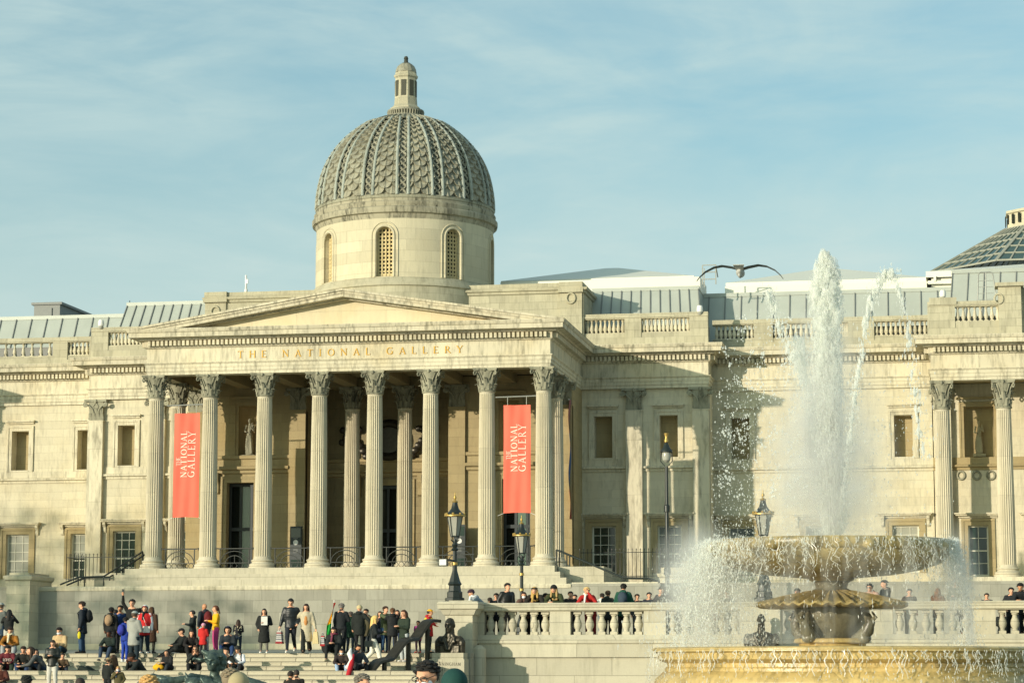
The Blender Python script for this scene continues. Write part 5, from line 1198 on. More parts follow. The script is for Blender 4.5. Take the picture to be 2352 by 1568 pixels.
def shell(c,r,keep,n=20,m=14,th=0,rot=None):
    "part of an ellipsoid: faces whose unit direction passes keep()"
    b=MB().ell((0,0,0),(1,1,1),n=n,m=m); out=MB(); V=[Vector(c)+((rot@Vector((v[0]*r[0],v[1]*r[1],v[2]*r[2]))) if rot else Vector((v[0]*r[0],v[1]*r[1],v[2]*r[2]))) for v in b.V]
    F_=[f for f in b.F if keep(*(sum(b.V[i][k] for i in f)/len(f) for k in range(3)))]
    out.add(V,F_,True); return out
def merge(a,b,f=lambda v:v): a.add([f(Vector(v)) for v in b.V],b.F,True); return a
def person(label,u,Y,vt,face=0,pose='stand',arm=('down','down'),top=('jacket','#20242a'),bot=('trousers','#20283a'),hair=('short','#1c140e'),skin='l',z=None,shoe='#2a2622',hat=None,mask=False,glasses=False,scarf=None,turn=0,tilt=-.1,group=None,s=None,fine=.018,roll=0):
    p=at(u,vt,Y); zf=stepz(Y) if z is None else z; D=POSE[pose]
    sc_=s or max(.55,min(1.12,(p.z-zf)/D['top'])); 
    if s: zf=p.z-D['top']*s
    e=empty('person',(X(u,Y),Y,zf),label,'person',group or 'people on the steps'); e.rotation_euler=(0,0,PI+R(face)); e.scale=(sc_*1.13,sc_*1.13,sc_)
    P,C,Nk,H=(Vector(D[k]) for k in 'PCNH'); skin=SK.get(skin,skin)
    if Y<60: fine=.014
    b=MB(); ax=(Nk-P).normalized()
    # --- the body, one skin from head to feet
    head_mb(b,H,1.0,tilt=tilt,turn=turn); b.cap(Nk-ax*.04,H+Vector((0,-.01,-.05)),.058,.052)
    for k in range(6): t=k/5; q=P.lerp(Nk,t*.92); b.ell(q,(.145+.01*math.sin(t*3)+(.02 if t>.5 else 0)-(.03 if t>.9 else 0),.095,.10),n=12,m=8)
    S=[];W=[]
    for i,sd in enumerate((1,-1)):
        sh=Nk+Vector((sd*.165,-.01,-.055)); eo,ho=ARM[arm[i]]; el_=sh+Vector((sd*eo[0],eo[1],eo[2])); w=sh+Vector((sd*ho[0],ho[1],ho[2])); S.append((sh,el_,w))
        b.cap(sh,el_,.050,.038); b.cap(el_,w,.038,.026)
        d=(w-el_).normalized(); sx=Vector((sd,0,0)); lat=(sx-d*sx.dot(d)); lat=lat.normalized() if lat.length>.1 else Vector((0,1,0)); nn=d.cross(lat).normalized(); 
        if nn.y>0: nn=-nn
        pc=w+d*.045; b.ell(pc,(.03,.03,.03)); b.cap(w,pc+d*.02,.026,.030)
        for k in range(4):
            o=pc+d*.03+lat*(.027-.018*k); L1=(.042,.047,.044,.035)[k]; a1=o+d*L1*.8-nn*.012; b.cap(o,a1,.0125,.0118,6); b.cap(a1,a1+d*L1*.4-nn*.030,.0118,.011,6)
        tb=pc-lat*-.02+lat*.008; b.cap(w+d*.02+lat*.022,w+d*.05+lat*.045-nn*.015,.013,.011,6); b.cap(w+d*.05+lat*.045-nn*.015,w+d*.075+lat*.035-nn*.035,.011,.009,6)
    for hip,kn,an in D['legs']:
        hip,kn,an=map(Vector,(hip,kn,an)); b.cap(hip,kn,.080,.052); b.cap(kn,an,.052,.036); b.cap(an,an+Vector((0,.11,-.035)),.035,.028)
    fuse(b,'body',plain('skin_'+skin[1:],hexc(skin),.55,0,.06,10) if ('skin_'+skin[1:]) not in bpy.data.materials else bpy.data.materials['skin_'+skin[1:]],e,fine,2)
    kind,tc=top; big=.018 if kind in('puffer','coat','hoodie','anorak') else .008; stand=pose in('stand','walk','lean')
    # --- upper garment
    j=MB()
    for k in range(7):
        t=k/6; q=P.lerp(Nk,t*.90); w_=.152+.028*math.sin(t*2.4)+big-(.045 if t>.95 else 0); j.ell(q,(w_,.112+big*.8+(.01 if t>.4 else 0)-(.02 if t>.95 else 0),.085),n=14,m=8)
    for sh,el_,w in S:
        j.cap(sh,el_,.062+big,.050+big*.8); j.cap(el_,w-(w-el_).normalized()*.01,.050+big*.8,.038+big*.5); j.ell(sh,(.07+big*.5,.068+big*.5,.06))
    if stand:
        lo={'jacket':.10,'sweater':.08,'puffer':.12,'hoodie':.10,'anorak':.26,'coat':.50,'dress':.34,'top':.04}.get(kind,.1)
        n_=max(2,int(lo/.06)); 
        for k in range(n_+1): t=k/n_; j.ell(P+Vector((0,0,-lo*t)),(.165+big+.04*t*(lo/.5),.125+big+.035*t*(lo/.5),.06),n=14,m=6)
    else:
        j.ell(P+Vector((0,.02,0)),(.175+big,.15+big,.11))
        if kind in('coat','anorak'):
            for sd in(1,-1): j.cap(P+Vector((sd*.09,0,.02)),P+Vector((sd*.15,.33,.06)),.115,.10)
    j.cap(Nk-ax*.02,Nk+ax*.045,.078,.066)
    if kind in('hoodie','anorak') and hat!='hood': j.ell(Nk+Vector((0,-.085,.01)),(.11,.075,.075))
    fuse(j,{'top':'shirt'}.get(kind,kind),cloth(tc,.45 if kind in('puffer','leather') else .85),e,.028,2,.007)
    # --- lower garment
    bk,bc=bot; t=MB()
    t.ell(P-Vector((0,0,.03)),(.158,.118,.12))
    for hip,kn,an in D['legs']:
        hip,kn,an=map(Vector,(hip,kn,an)); fl=.085 if bk=='flare' else .062 if bk=='wide' else .048
        t.cap(hip,kn,.098,.066 if bk!='wide' else .08); t.cap(kn,an+Vector((0,0,.02)),.066 if bk!='wide' else .078,fl)
    if bk=='skirt':
        for k in range(8): t.ell(P-Vector((0,0,.06*k)),(.17+.01*k,.13+.01*k,.06))
    fuse(t,'skirt' if bk=='skirt' else 'trousers',cloth(bc),e,.028,2,.005)
    for hip,kn,an in D['legs']:
        an=Vector(an); m=MB().ell(an+Vector((0,.055,-.045)),(.048,.135,.040),n=12,m=8).ell(an+Vector((0,-.01,-.01)),(.045,.058,.06),n=10,m=6).ell(an+Vector((0,.05,-.062)),(.052,.14,.022),n=12,m=6); m.build('shoe',cloth(shoe,.6),e,True)
    # --- head: hair, hat, face
    RT=Matrix.Rotation(turn,3,'Z')@Matrix.Rotation(tilt,3,'X'); hk,hcol=hair; hm_=None
    if hk!='bald':
        cut={'short':.10,'long':.28,'pony':.2,'grey':.1,'bun':.2,'crop':.16}.get(hk,.1)
        g=shell((0,0,0),(.088,.110,.112),lambda x,y,z_: not(y>cut and z_<.42) and not(z_<-.45 and y>-.1) and not(z_<-.55 and hk in('short','crop','grey')))
        m=MB(); merge(m,g,lambda v:H+RT@(v+Vector((0,-.016,.024))))
        if hk in('short','grey') and not hat:
            for k in range(34):
                a=k*2.4; q_=(k+.5)/34; v=Vector((math.cos(a)*math.sqrt(1-q_*q_),math.sin(a)*math.sqrt(1-q_*q_),q_)); 
                if v.y>.55 and v.z<.55: continue
                m.ell(H+RT@(Vector((v.x*.082,v.y*.102,v.z*.104))+Vector((0,-.016,.028))),(.028,.028,.016),n=7,m=5)
        if hk=='long':
            for sd in(-1,1): m.cap(H+RT@Vector((sd*.070,-.02,.0)),H+RT@Vector((sd*.085,.015,-.22)),.034,.030,8); m.cap(H+RT@Vector((sd*.04,-.07,.0)),H+Vector((sd*.05,-.11,-.30)),.055,.040,8)
            m.cap(H+RT@Vector((0,-.08,.02)),H+Vector((0,-.13,-.30)),.065,.045,8)
        if hk=='pony': m.cap(H+RT@Vector((0,-.10,.03)),H+Vector((0,-.15,-.16)),.032,.02,8)
        if hk=='bun': m.ell(H+RT@Vector((0,-.11,.05)),(.045,.04,.045))
        m.build('hair',cloth(hcol,.7,16),e,True)
    if hat:
        hk2,hc2=hat if isinstance(hat,tuple) else (hat,tc)
        if hk2=='hood': g=shell((0,0,0),(.118,.132,.138),lambda x,y,z_: not(y>.35 and z_<.72) and z_>-.85); c0=Vector((0,-.02,.015))
        elif hk2=='beanie': g=shell((0,0,0),(.100,.118,.125),lambda x,y,z_: z_>-.02 or (y<-.3 and z_>-.25)); c0=Vector((0,-.012,.035))
        elif hk2=='headband': g=shell((0,0,0),(.098,.116,.112),lambda x,y,z_: .15<z_<.6); c0=Vector((0,-.012,.03))
        else: g=shell((0,0,0),(.098,.116,.110),lambda x,y,z_: z_>.12); c0=Vector((0,-.012,.035))
        m=MB(); merge(m,g,lambda v:H+RT@(v+c0))
        if hk2=='cap': m.add([H+RT@Vector(q) for q in ((-.065,.08,.06),(.065,.08,.06),(.05,.175,.045),(-.05,.175,.045),(-.065,.08,.05),(.065,.08,.05),(.05,.175,.038),(-.05,.175,.038))],[(0,1,2,3),(7,6,5,4),(0,4,5,1),(1,5,6,2),(2,6,7,3),(3,7,4,0)])
        m.build({'hood':'hood','beanie':'beanie','headband':'headband'}.get(hk2,'cap'),cloth(hc2),e,True)
    for sd in(-1,1): MB().ell(H+RT@Vector((sd*.032,.089,.012)),(.014,.008,.007),n=8,m=5).build('eye',M['iron'],e,True)
    MB().ell(H+RT@Vector((0,.098,-.050)),(.022,.008,.006),n=8,m=5).build('mouth',cloth('#8a4438'),e,True)
    if glasses:
        m=MB(); [m.ell(H+RT@Vector((sd*.036,.100,.012)),(.030,.010,.021),n=10,m=6) for sd in(-1,1)]; m.bar(H+RT@Vector((-.08,.02,.02)),H+RT@Vector((-.06,.098,.016)),.006); m.bar(H+RT@Vector((.08,.02,.02)),H+RT@Vector((.06,.098,.016)),.006); m.build('sunglasses',M['iron'],e,True)
    if mask: m=MB(); merge(m,shell((0,0,0),(.064,.082,.062),lambda x,y,z_:y>.1),lambda v:H+RT@(v+Vector((0,.030,-.050)))); m.build('face_mask',cloth('#e4e8e6'),e,True)
    if scarf: MB().tube([Nk+Vector((.088*math.cos(q*PI/6),.088*math.sin(q*PI/6)+.01,.04+.012*math.sin(q*2))) for q in range(12)],.034,8,closed=True).cap(Nk+Vector((.03,.10,.03)),Nk+Vector((.05,.15,-.22)),.036,.03).build('scarf',cloth(scarf),e,True)
    PG[label]=(e,S,P,Nk,H,sc_); return e
def held(lab,name,cat,label,mb,mats,group=None):
    "a thing worn or carried by the person with that label: its own top-level object"
    e=PG[lab][0]; o=bpy.data.objects.new(name,mb.mesh(name,mats)); COL.objects.link(o); o.location=e.location; o.rotation_euler=e.rotation_euler; o.scale=e.scale
    tag(o,label,cat,group); return o
def hand(lab,i): e,S,*_=PG[lab]; sh,el_,w=S[i]; return w+(w-el_).normalized()*.06
def backpack(lab,col,label,col2=None):
    e,S,P,Nk,H,sc_=PG[lab]; c=(P+Nk)/2+Vector((0,-.20,.05)); m=MB().ell(c,(.145,.10,.22),n=14,m=10).ell(c+Vector((0,-.07,-.06)),(.10,.05,.11),n=10,m=6)
    for sd in(-1,1): m.tube([Nk+Vector((sd*.11,-.10,-.03)),Nk+Vector((sd*.12,.02,.02)),Nk+Vector((sd*.13,.12,-.10)),Nk+Vector((sd*.15,.08,-.28)),Nk+Vector((sd*.13,-.10,-.33))],.016,6)
    return held(lab,'backpack','backpack',label,m,cloth(col))
def shopbag(lab,i,label,cols,w=.20,h=.40,d=.09,drop=.10,stripes=True):
    q=hand(lab,i)+Vector((0,0,-drop)); m=MB(); m.add([(q.x-d,q.y-w,q.z-h),(q.x+d,q.y-w,q.z-h),(q.x+d,q.y+w,q.z-h),(q.x-d,q.y+w,q.z-h),(q.x-d*.6,q.y-w,q.z),(q.x+d*.6,q.y-w,q.z),(q.x+d*.6,q.y+w,q.z),(q.x-d*.6,q.y+w,q.z)],[(3,2,1,0),(4,5,6,7),(0,1,5,4),(1,2,6,5),(2,3,7,6),(3,0,4,7)])
    for sx in(-.4,.4): m.tube([(q.x+d*sx,q.y-w*.4,q.z),(q.x+d*sx*.3,q.y-w*.15,q.z+drop),(q.x+d*sx*.3,q.y+w*.15,q.z+drop),(q.x+d*sx,q.y+w*.4,q.z)],.008,5)
    if stripes:
        for z0,z1,mi in ((.0,.07,1),(.12,.16,2),(.20,.22,2),(.25,.29,2),(.32,.36,1)):
            e_=.004+d*(1-.4*z0/h); m.box(q.x-e_,q.x+e_,q.y-w-.003,q.y+w+.003,q.z-h+z0+.001,q.z-h+z1,mi)
    return held(lab,'shopping_bag','shopping bag',label,m,[cloth(c) for c in cols])
A1=80.25
# standing row along the top of the steps
person('man in a grey cap and grey jacket at the far left, seen from behind',7,81.5,1384,165,arm=('phone','phone'),top=('jacket','#565c58'),bot=('trousers','#1f3346'),hat=('cap','#8d9088'),hair=('short','#5a4c3c'))
person('woman with long black hair and white trousers, back turned, arm raised',27,81.2,1399,190,arm=('eye','eye'),top=('top','#101412'),bot=('wide','#aaa79c'),hair=('long','#0b0c0a'),skin='m')
L='man in a dark navy coat standing sideways against the wall, carrying a backpack'
person(L,195,80.6,1381,-85,arm=('pocket','down'),top=('anorak','#121c26'),bot=('wide','#26405a'),hair=('short','#2b1e14'),tilt=-.35)
backpack(L,'#0a0f12','black backpack on the man in the navy coat by the wall')
m=MB().ell(hand(L,1)+Vector((0,0,-.2)),(.035,.05,.13),n=10,m=8); held(L,'drink_bottle','bottle','yellow bottle hanging from the hand of the navy-coated man',m,cloth('#c2b41c'))
L='man in black seen from behind with a patterned backpack'
person(L,260,80.9,1394,175,top=('hoodie','#0d100f'),bot=('trousers','#15181a'),hair=('short','#0c0a08'),skin='d')
backpack(L,'#8d7458','patterned tan and brown backpack on a man in black')
person('man in a blue jacket over a dark T-shirt, facing out',281,81.4,1390,5,arm=('phone','down'),top=('jacket','#12305c'),bot=('trousers','#22262a'),hair=('short','#120d0a'),skin='m')
L='man in a black coat holding a phone high above his head'
person(L,308,81.3,1376,5,arm=('up','down'),top=('jacket','#0b0f0d'),bot=('trousers','#121518'),hair=('short','#1a130e'),glasses=False)
held(L,'phone','phone','dark phone held high by the man in the black coat',MB().box(*(lambda q:(q.x-.035,q.x+.035,q.y-.01,q.y+.01,q.z,q.z+.15))(hand(L,0))),M['iron'])
L='young person in a bright blue tracksuit with a blue backpack'
person(L,293,79.4,1417,150,arm=('phone','phone'),top=('hoodie','#122f86'),bot=('trousers','#12348e'),hair=('short','#1a120c'),shoe='#d8d8d2')
backpack(L,'#27308c','bright blue backpack on the tracksuit wearer')
L='man in a pale grey jacket and grey cap, back turned, on the third step'
person(L,313,79.1,1403,160,arm=('phone','phone'),top=('anorak','#8b8d86'),bot=('wide','#11232b'),hat=('cap','#8f948f'),hair=('short','#4a3a2c'),shoe='#3a3022')
L='smiling woman in a red padded vest with a white hood'
person(L,337,80.3,1390,10,arm=('pocket','down'),top=('anorak','#b81c1e'),bot=('wide','#10242e'),hat=('hood','#c9cdcc'),hair=('short','#7e1a1a'),shoe='#dcdad2',scarf='#14181c')
e,S,*_=PG[L]
m=MB(); [m.cap(a,b_,.076,.066).cap(b_,c,.066,.054) for a,b_,c in S]; m.build('sleeve',cloth('#cfd2d2'),e,True)
q=PG[L][2]; m=MB().box(q.x-.20,q.x+.02,q.y+.15,q.y+.21,q.z-.20,q.z+.04).tube([(q.x-.09,q.y+.17,q.z+.03),(q.x+.02,q.y+.17,q.z+.35),(q.x+.08,q.y+.02,q.z+.53)],.008,5); held(L,'shoulder_bag','bag','white shoulder bag hanging before the red vest',m,cloth('#cfcdc2'))
person('woman in a brown coat half hidden behind the red vest',352,81.3,1393,170,top=('coat','#3a2412'),bot=('trousers','#23241a'),hair=('long','#4a2f16'))
person('man in a dark coat with short dark hair, looking left',447,81.3,1401,-70,arm=('phone','phone'),top=('anorak','#121a18'),bot=('trousers','#15181a'),hair=('crop','#2a241e'))
L='bald man in a navy coat, back half turned'
person(L,474,80.9,1385,-130,arm=('down','pocket'),top=('anorak','#141e28'),bot=('trousers','#8d9092'),hair=('bald','#000'),skin='m')
backpack(L,'#5c1418','black and red backpack on the bald man')
person('young woman in a yellow sweater and pink trousers',500,80.5,1390,-60,arm=('phone','phone'),top=('sweater','#d09a08'),bot=('wide','#a8386e'),hair=('pony','#5a3420'),shoe='#cfc6b8')
L='child in a red coat and pink hat, seen from behind'
person(L,471,79.9,1431,175,arm=('phone','phone'),top=('anorak','#b01c18'),bot=('trousers','#1c1c20'),hat=('beanie','#c88ca0'),hair=('bald','#000'))
L='woman with long brown hair in a black blouse with pale flowers'
person(L,551,80.6,1422,190,arm=('phone','phone'),top=('top','#14161a'),bot=('trousers','#1b2c3c'),hair=('long','#2e1d10'))
e,S,P_,Nk_,*_=PG[L]; m=MB()
rr_=random.Random(4)
for k in range(46): a=rr_.uniform(0,2*PI); z_=rr_.uniform(P_.z-.08,Nk_.z-.05); m.ell((.172*math.cos(a),.138*math.sin(a),z_),(.022,.022,.022),n=6,m=4)
m.build('flower_print',cloth('#cfc7a8'),e,True)
L='woman in a long black coat holding white folders'
person(L,610,80.4,1397,10,arm=('pocket','fold'),top=('coat','#0d1210'),bot=('trousers','#5a5a54'),hair=('long','#1b110c'),shoe='#e0ded6')
q=hand(L,1); held(L,'folder','folder','white folders under the arm of the black-coated woman',MB().box(q.x-.16,q.x+.06,q.y-.03,q.y+.02,q.z-.10,q.z+.24),cloth('#c9c9c2'))
L='man in a black quilted jacket walking down with shopping'
person(L,671,80.1,1374,8,'walk',arm=('bag','pocket'),top=('puffer','#10161a'),bot=('trousers','#141a24'),hair=('crop','#14100c'),shoe='#dedad0',tilt=-.45)
shopbag(L,0,'large striped white and red paper shopping bag beside the quilted jacket',['#b9b6b0','#8c2a2e','#6d6f74'])
L='woman in an open beige coat over a tan top with dark flared trousers'
person(L,706,80.2,1386,10,'walk',arm=('side','bag'),top=('coat','#b0a68c'),bot=('flare','#141814'),hair=('long','#2a180e'),tilt=-.25)
e,S,P_,Nk_,*_=PG[L]; MB().ell((0,.085,1.18),(.075,.075,.26)).build('shirt',cloth('#b07a44'),e,True)
shopbag(L,1,'cream cloth bag in the hand of the beige-coated woman',['#c9b888']*3,.15,.42,.10,.05,False)
L2=L; o=shopbag(L,1,'white and red shopping bag beside the cream cloth bag',['#b8b6b2','#a02428','#77787c'],.14,.36,.07,.14); o.location=o.location+Vector((.22,.12,-.05))
L='grey-haired man in a dark suit seen from behind'
person(L,786,80.6,1385,172,arm=('fold','down'),top=('jacket','#0e1418'),bot=('trousers','#10151a'),hair=('grey','#77716a'),scarf=None)
person('small woman in a green jacket between the suited man and the beanie wearer',807,81.6,1404,170,top=('anorak','#123322'),bot=('trousers','#39424c'),hair=('short','#5a5048'))
L='person in a black jacket and cream beanie, back turned, holding hands'
person(L,827,80.5,1390,175,arm=('side','down'),top=('anorak','#0c1410'),bot=('trousers','#0d1114'),hat=('beanie','#b8a67c'),hair=('bald','#000'),scarf='#77767a')
L='blonde woman in a black leather jacket and white trousers walking up'
person(L,859,78.9,1413,110,'walk',arm=('phone','phone'),top=('jacket','#10181a'),bot=('wide','#d2cfc0'),hair=('long','#cfae68'),shoe='#d0c8b8')
q=PG[L][2]; held(L,'handbag','bag','small black handbag of the blonde woman in white trousers',MB().box(q.x+.16,q.x+.24,q.y-.28,q.y-.04,q.z-.28,q.z-.08).tube([(q.x+.2,q.y-.24,q.z-.08),(q.x+.16,q.y-.1,q.z+.3),(q.x+.1,q.y,q.z+.5)],.008,5).tube([(q.x+.2,q.y-.08,q.z-.08),(q.x+.16,q.y-.04,q.z+.3),(q.x+.1,q.y,q.z+.5)],.008,5),M['iron'])
person('tall brown-haired person in olive, hugging in the group',886,81.3,1392,60,arm=('hug','hug'),top=('anorak','#4a5236'),bot=('trousers','#1e3c5c'),hair=('short','#3a2416'))
person('person in black, back turned, in the middle of the hug',903,80.7,1396,195,arm=('hug','hug'),top=('anorak','#101416'),bot=('trousers','#0d1012'),hair=('short','#5a3c24'),scarf='#2a2c2e')
person('dark long-haired woman facing out over the hugging shoulders',914,81.2,1400,15,arm=('hug','down'),top=('jacket','#141214'),bot=('trousers','#1c2c44'),hair=('long','#1a100c'))
person('smiling woman with very long brown hair in a dark green jacket',930,79.2,1400,-35,arm=('phone','phone'),top=('anorak','#1c2a1c'),bot=('wide','#a3a8a8'),hair=('long','#4a2c16'),shoe='#d8d2c8')
L='person wrapped in a yellow, blue and red flag with a yellow cap'
person(L,987,81.2,1399,95,arm=('fold','out'),top=('anorak','#a01820'),bot=('trousers','#1a2c38'),hat=('cap','#cf9a14'),hair=('short','#1a120c'))
e=PG[L][0]; m=MB().ell((0,-.02,1.36),(.215,.165,.085),n=16,m=8); m.build('yellow_band',cloth('#cdbb2a'),e,True); MB().ell((0,-.03,1.24),(.225,.17,.09),n=16,m=8).build('blue_band',cloth('#1c3a86'),e,True)
person('child in a magenta coat standing behind the bronze handrail',962,82.2,1425,-20,top=('anorak','#8a1e6a'),bot=('trousers','#2a1c24'),hair=('short','#2a1a10'),shoe='#b83a2a')
# flag on a pole by the suited man
fx,fy=X(764,80.4),80.4; zt,zb_=Z(768,1377,80.4),Z(760,1465,80.4); fe=empty('flag',(fx,fy,zb_),'red, yellow and green flag on a white pole beside the suited man','flag'); hh=zt-zb_
MB().tube([(-.05,0,-.15),(.08,0,hh)],.012,8).build('pole',M['cctv'],fe,True)
for z0,z1,c_,nm in ((.72,.93,'#b8301c','red_band'),(.40,.72,'#d9a80c','yellow_band'),(.0,.40,'#118a34','green_band')):
    V=[];n_=8
    for i in range(n_+1):
        zz=z0+(z1-z0)*i/n_; wd=.03+.30*min(1,(.95-zz)*1.8)
        for k in range(7): x=.07+.01-.13*(1-zz)-wd*k/6*.8+ .10*k/6; V.append((x,.04*math.sin(k*1.4+zz*5),(zz-.10*(k/6)*(1-zz))*hh))
    MB().add(V,[(i*7+k,i*7+k+1,(i+1)*7+k+1,(i+1)*7+k) for i in range(n_) for k in range(6)],True).build(nm,cloth(c_),fe,True)
# seated people on the steps
SL=ZL+.0
def seat(y): return stepz(y)
person('seated person in a black coat and dark glasses at the left edge',0,80.2,1441,20,'sit',arm=('knees','knees'),top=('coat','#0c0f0e'),bot=('trousers','#10120f'),hair=('short','#3a342c'),glasses=True,z=2.16)
L='seated man in an ochre jacket with a pale collar'
person(L,34,80.2,1440,10,'sit',arm=('knees','knees'),top=('jacket','#8a5a16'),bot=('wide','#8a8d8e'),hair=('short','#2a1c12'),z=2.16,scarf='#c9c1a4',tilt=-.4,shoe='#d6d2c8')
L='seated man in a maroon sweatshirt with white letters'
person(L,28,77.0,1482,15,'sit',arm=('knees','knees'),top=('hoodie','#5a1620'),bot=('wide','#1a2a1e'),hair=('short','#141210'),z=SL,tilt=-.5)
e=PG[L][0]; m=MB(); text(m,'LOHO',(.13,.265,.34),(-1,0,0),(0,.35,.93),.09,.26,.02); m.build('sweatshirt_letters',cloth('#cfc6bc'),e,True)
person('seated man in a black jacket looking at a phone, in jeans',64,77.0,1484,12,'sit',arm=('knees','knees'),top=('hoodie','#10140f'),bot=('wide','#1e3252'),hair=('short','#2a1c10'),z=SL,tilt=-.45)
person('seated dark-haired person in grey leaning away beside the man in white joggers',112,77.0,1485,-60,'sitlow',arm=('knees','knees'),top=('jacket','#4c4e4c'),bot=('trousers','#1c2c40'),hair=('long','#2e2012'),z=SL,s=1.12)
person('man in a black bomber jacket and white joggers standing low on the steps',129,75.0,1469,5,arm=('phone','phone'),top=('puffer','#10160f'),bot=('wide','#b2b0a6'),hair=('crop','#2a2018'),tilt=-.4)
L='woman in a beige fur-hooded coat and white mask sitting against the wall'
person(L,149,80.3,1441,-5,'sit',arm=('phone','phone'),top=('hoodie','#b09870'),bot=('trousers','#17303c'),hair=('short','#120d0c'),mask=True,z=2.16,tilt=-.35)
person('seated man in a dark green jacket with hands clasped',262,80.2,1447,-8,'sit',arm=('knees','knees'),top=('anorak','#10201a'),bot=('wide','#27374a'),hair=('crop','#0c0908'),skin='d',z=2.16,tilt=-.3,shoe='#6a6660')
person('woman reclining on the steps with raised dark knees',233,77.1,1503,-95,'recline',arm=('knees','back'),top=('jacket','#8a8578'),bot=('trousers','#0f1c14'),hair=('long','#4c3420'),z=1.22,s=1.15,turn=-.9)
person('man in black with a beige cap, back turned, low at the left',255,74.0,1510,160,arm=('phone','down'),top=('jacket','#0d130f'),bot=('trousers','#15181a'),hat=('cap','#9a8660'),hair=('short','#4a3826'))
person('fair-haired woman in a white mask and olive coat by the man in black',279,73.6,1529,5,arm=('drink','pocket'),top=('anorak','#4c4526'),bot=('trousers','#1b2438'),hair=('long','#a5844e'),mask=True,scarf='#38465c')
person('crouched man in a black beanie drinking from a cup',342,77.0,1500,-55,'sitlow',arm=('drink','knees'),top=('anorak','#151c1a'),bot=('trousers','#3a322c'),hat=('beanie','#0a0c0a'),hair=('bald','#000'),skin='d',z=SL,s=1.12)
bx_=at(361,1540,76.6); MB().ell((bx_.x,76.7,SL+.11),(.20,.10,.11),n=14,m=8).tube([(bx_.x-.1,76.7,SL+.2),(bx_.x,76.7,SL+.28),(bx_.x+.1,76.7,SL+.2)],.012,6).build('yellow_bag',cloth('#c99a10'),label='yellow bag lying on the landing beside the crouched man',cat='bag')
person('seated man in black with a black cap and outstretched legs',427,80.3,1443,-50,'sitout',arm=('knees','knees'),top=('coat','#0b110e'),bot=('trousers','#0c0f0e'),hat=('cap','#0c0f0e'),hair=('short','#40362c'),z=2.16)
person('long-haired woman in sunglasses and a leather jacket with a cup',457,77.0,1482,5,'sit',arm=('drink','knees'),top=('jacket','#171c1a'),bot=('trousers','#0e1112'),hair=('long','#4a2c18'),glasses=True,z=SL)
person('seated dark-haired man in a black vest behind the bronze statue',518,77.0,1487,25,'sitlow',arm=('knees','knees'),top=('jacket','#10160f'),bot=('trousers','#6a4a30'),hair=('short','#100c0a'),z=SL,s=1.14)
person('seated person in a navy hood holding a phone near the floral blouse',529,80.2,1439,10,'sit',arm=('phone','phone'),top=('jacket','#1a2228'),bot=('trousers','#163058'),hat=('hood','#1a2040'),z=2.16)
L='seated man in a white jacket and black beanie'
person(L,554,77.0,1484,0,'sit',arm=('knees','knees'),top=('jacket','#d2d3d6'),bot=('trousers','#171513'),hat=('beanie','#1c1e1c'),hair=('short','#2a2018'),z=SL,tilt=-.25)
backpack(L,'#0c100e','round black backpack behind the seated man in white')
L='seated woman with a burgundy scarf and long black hair using a phone'
person(L,773,80.2,1439,0,'sit',arm=('phone','phone'),top=('coat','#131a1a'),bot=('trousers','#0d1110'),hair=('long','#140e0e'),z=2.16,scarf='#6a2c40',tilt=-.45,shoe='#b8b090')
q=at(747,1480,80.4); MB().ell((q.x,80.5,2.16+.24),(.17,.12,.26),n=14,m=10).tube([(q.x-.05,80.45,2.62),(q.x,80.45,2.70),(q.x+.05,80.45,2.62)],.012,6).build('backpack',cloth('#15181a'),label='dark grey backpack standing left of the burgundy scarf',cat='backpack')
person('seated young woman in a white mask and pale jeans',787,77.0,1489,15,'sit',arm=('knees','knees'),top=('anorak','#2a201e'),bot=('wide','#8aa0b8'),hair=('long','#16100c'),mask=True,z=SL,tilt=-.3,shoe='#7a8ea8')
L='seated person in dark grey holding a red and white scarf up'
person(L,820,77.2,1480,35,'sit',arm=('eye','knees'),top=('anorak','#34383e'),bot=('trousers','#1a1a1a'),hair=('short','#14100e'),skin='m',z=SL)
for c_,pts,nm,r_ in (('#d0ccc8',[(806,1489,76.7),(803,1500,76.5),(808,1516,76.4),(796,1535,76.3)],'white_part',.09),('#a01420',[(812,1502,76.5),(807,1525,76.3),(799,1552,76.2)],'red_part',.085)):
    if nm=='white_part': fe=empty('scarf_flag',at(806,1520,76.4),'red and white scarf held up by the seated person in grey','scarf')
    P_=[at(*q)-fe.location for q in pts]; MB().tube(P_,[r_*.4,r_,r_*.9,r_*.7][:len(P_)],10).build(nm,cloth(c_),fe,True)
person('short-haired man in a brown jacket at the bottom of the steps',671,74.5,1540,150,top=('jacket','#1c1a10'),bot=('trousers','#15181a'),hair=('crop','#241c14'),s=.98)
person('man in a black jacket close beside the brown jacket, bottom of the steps',685,74.3,1537,-165,top=('jacket','#14120c'),bot=('trousers','#15181a'),hair=('crop','#2e2620'),s=.98)
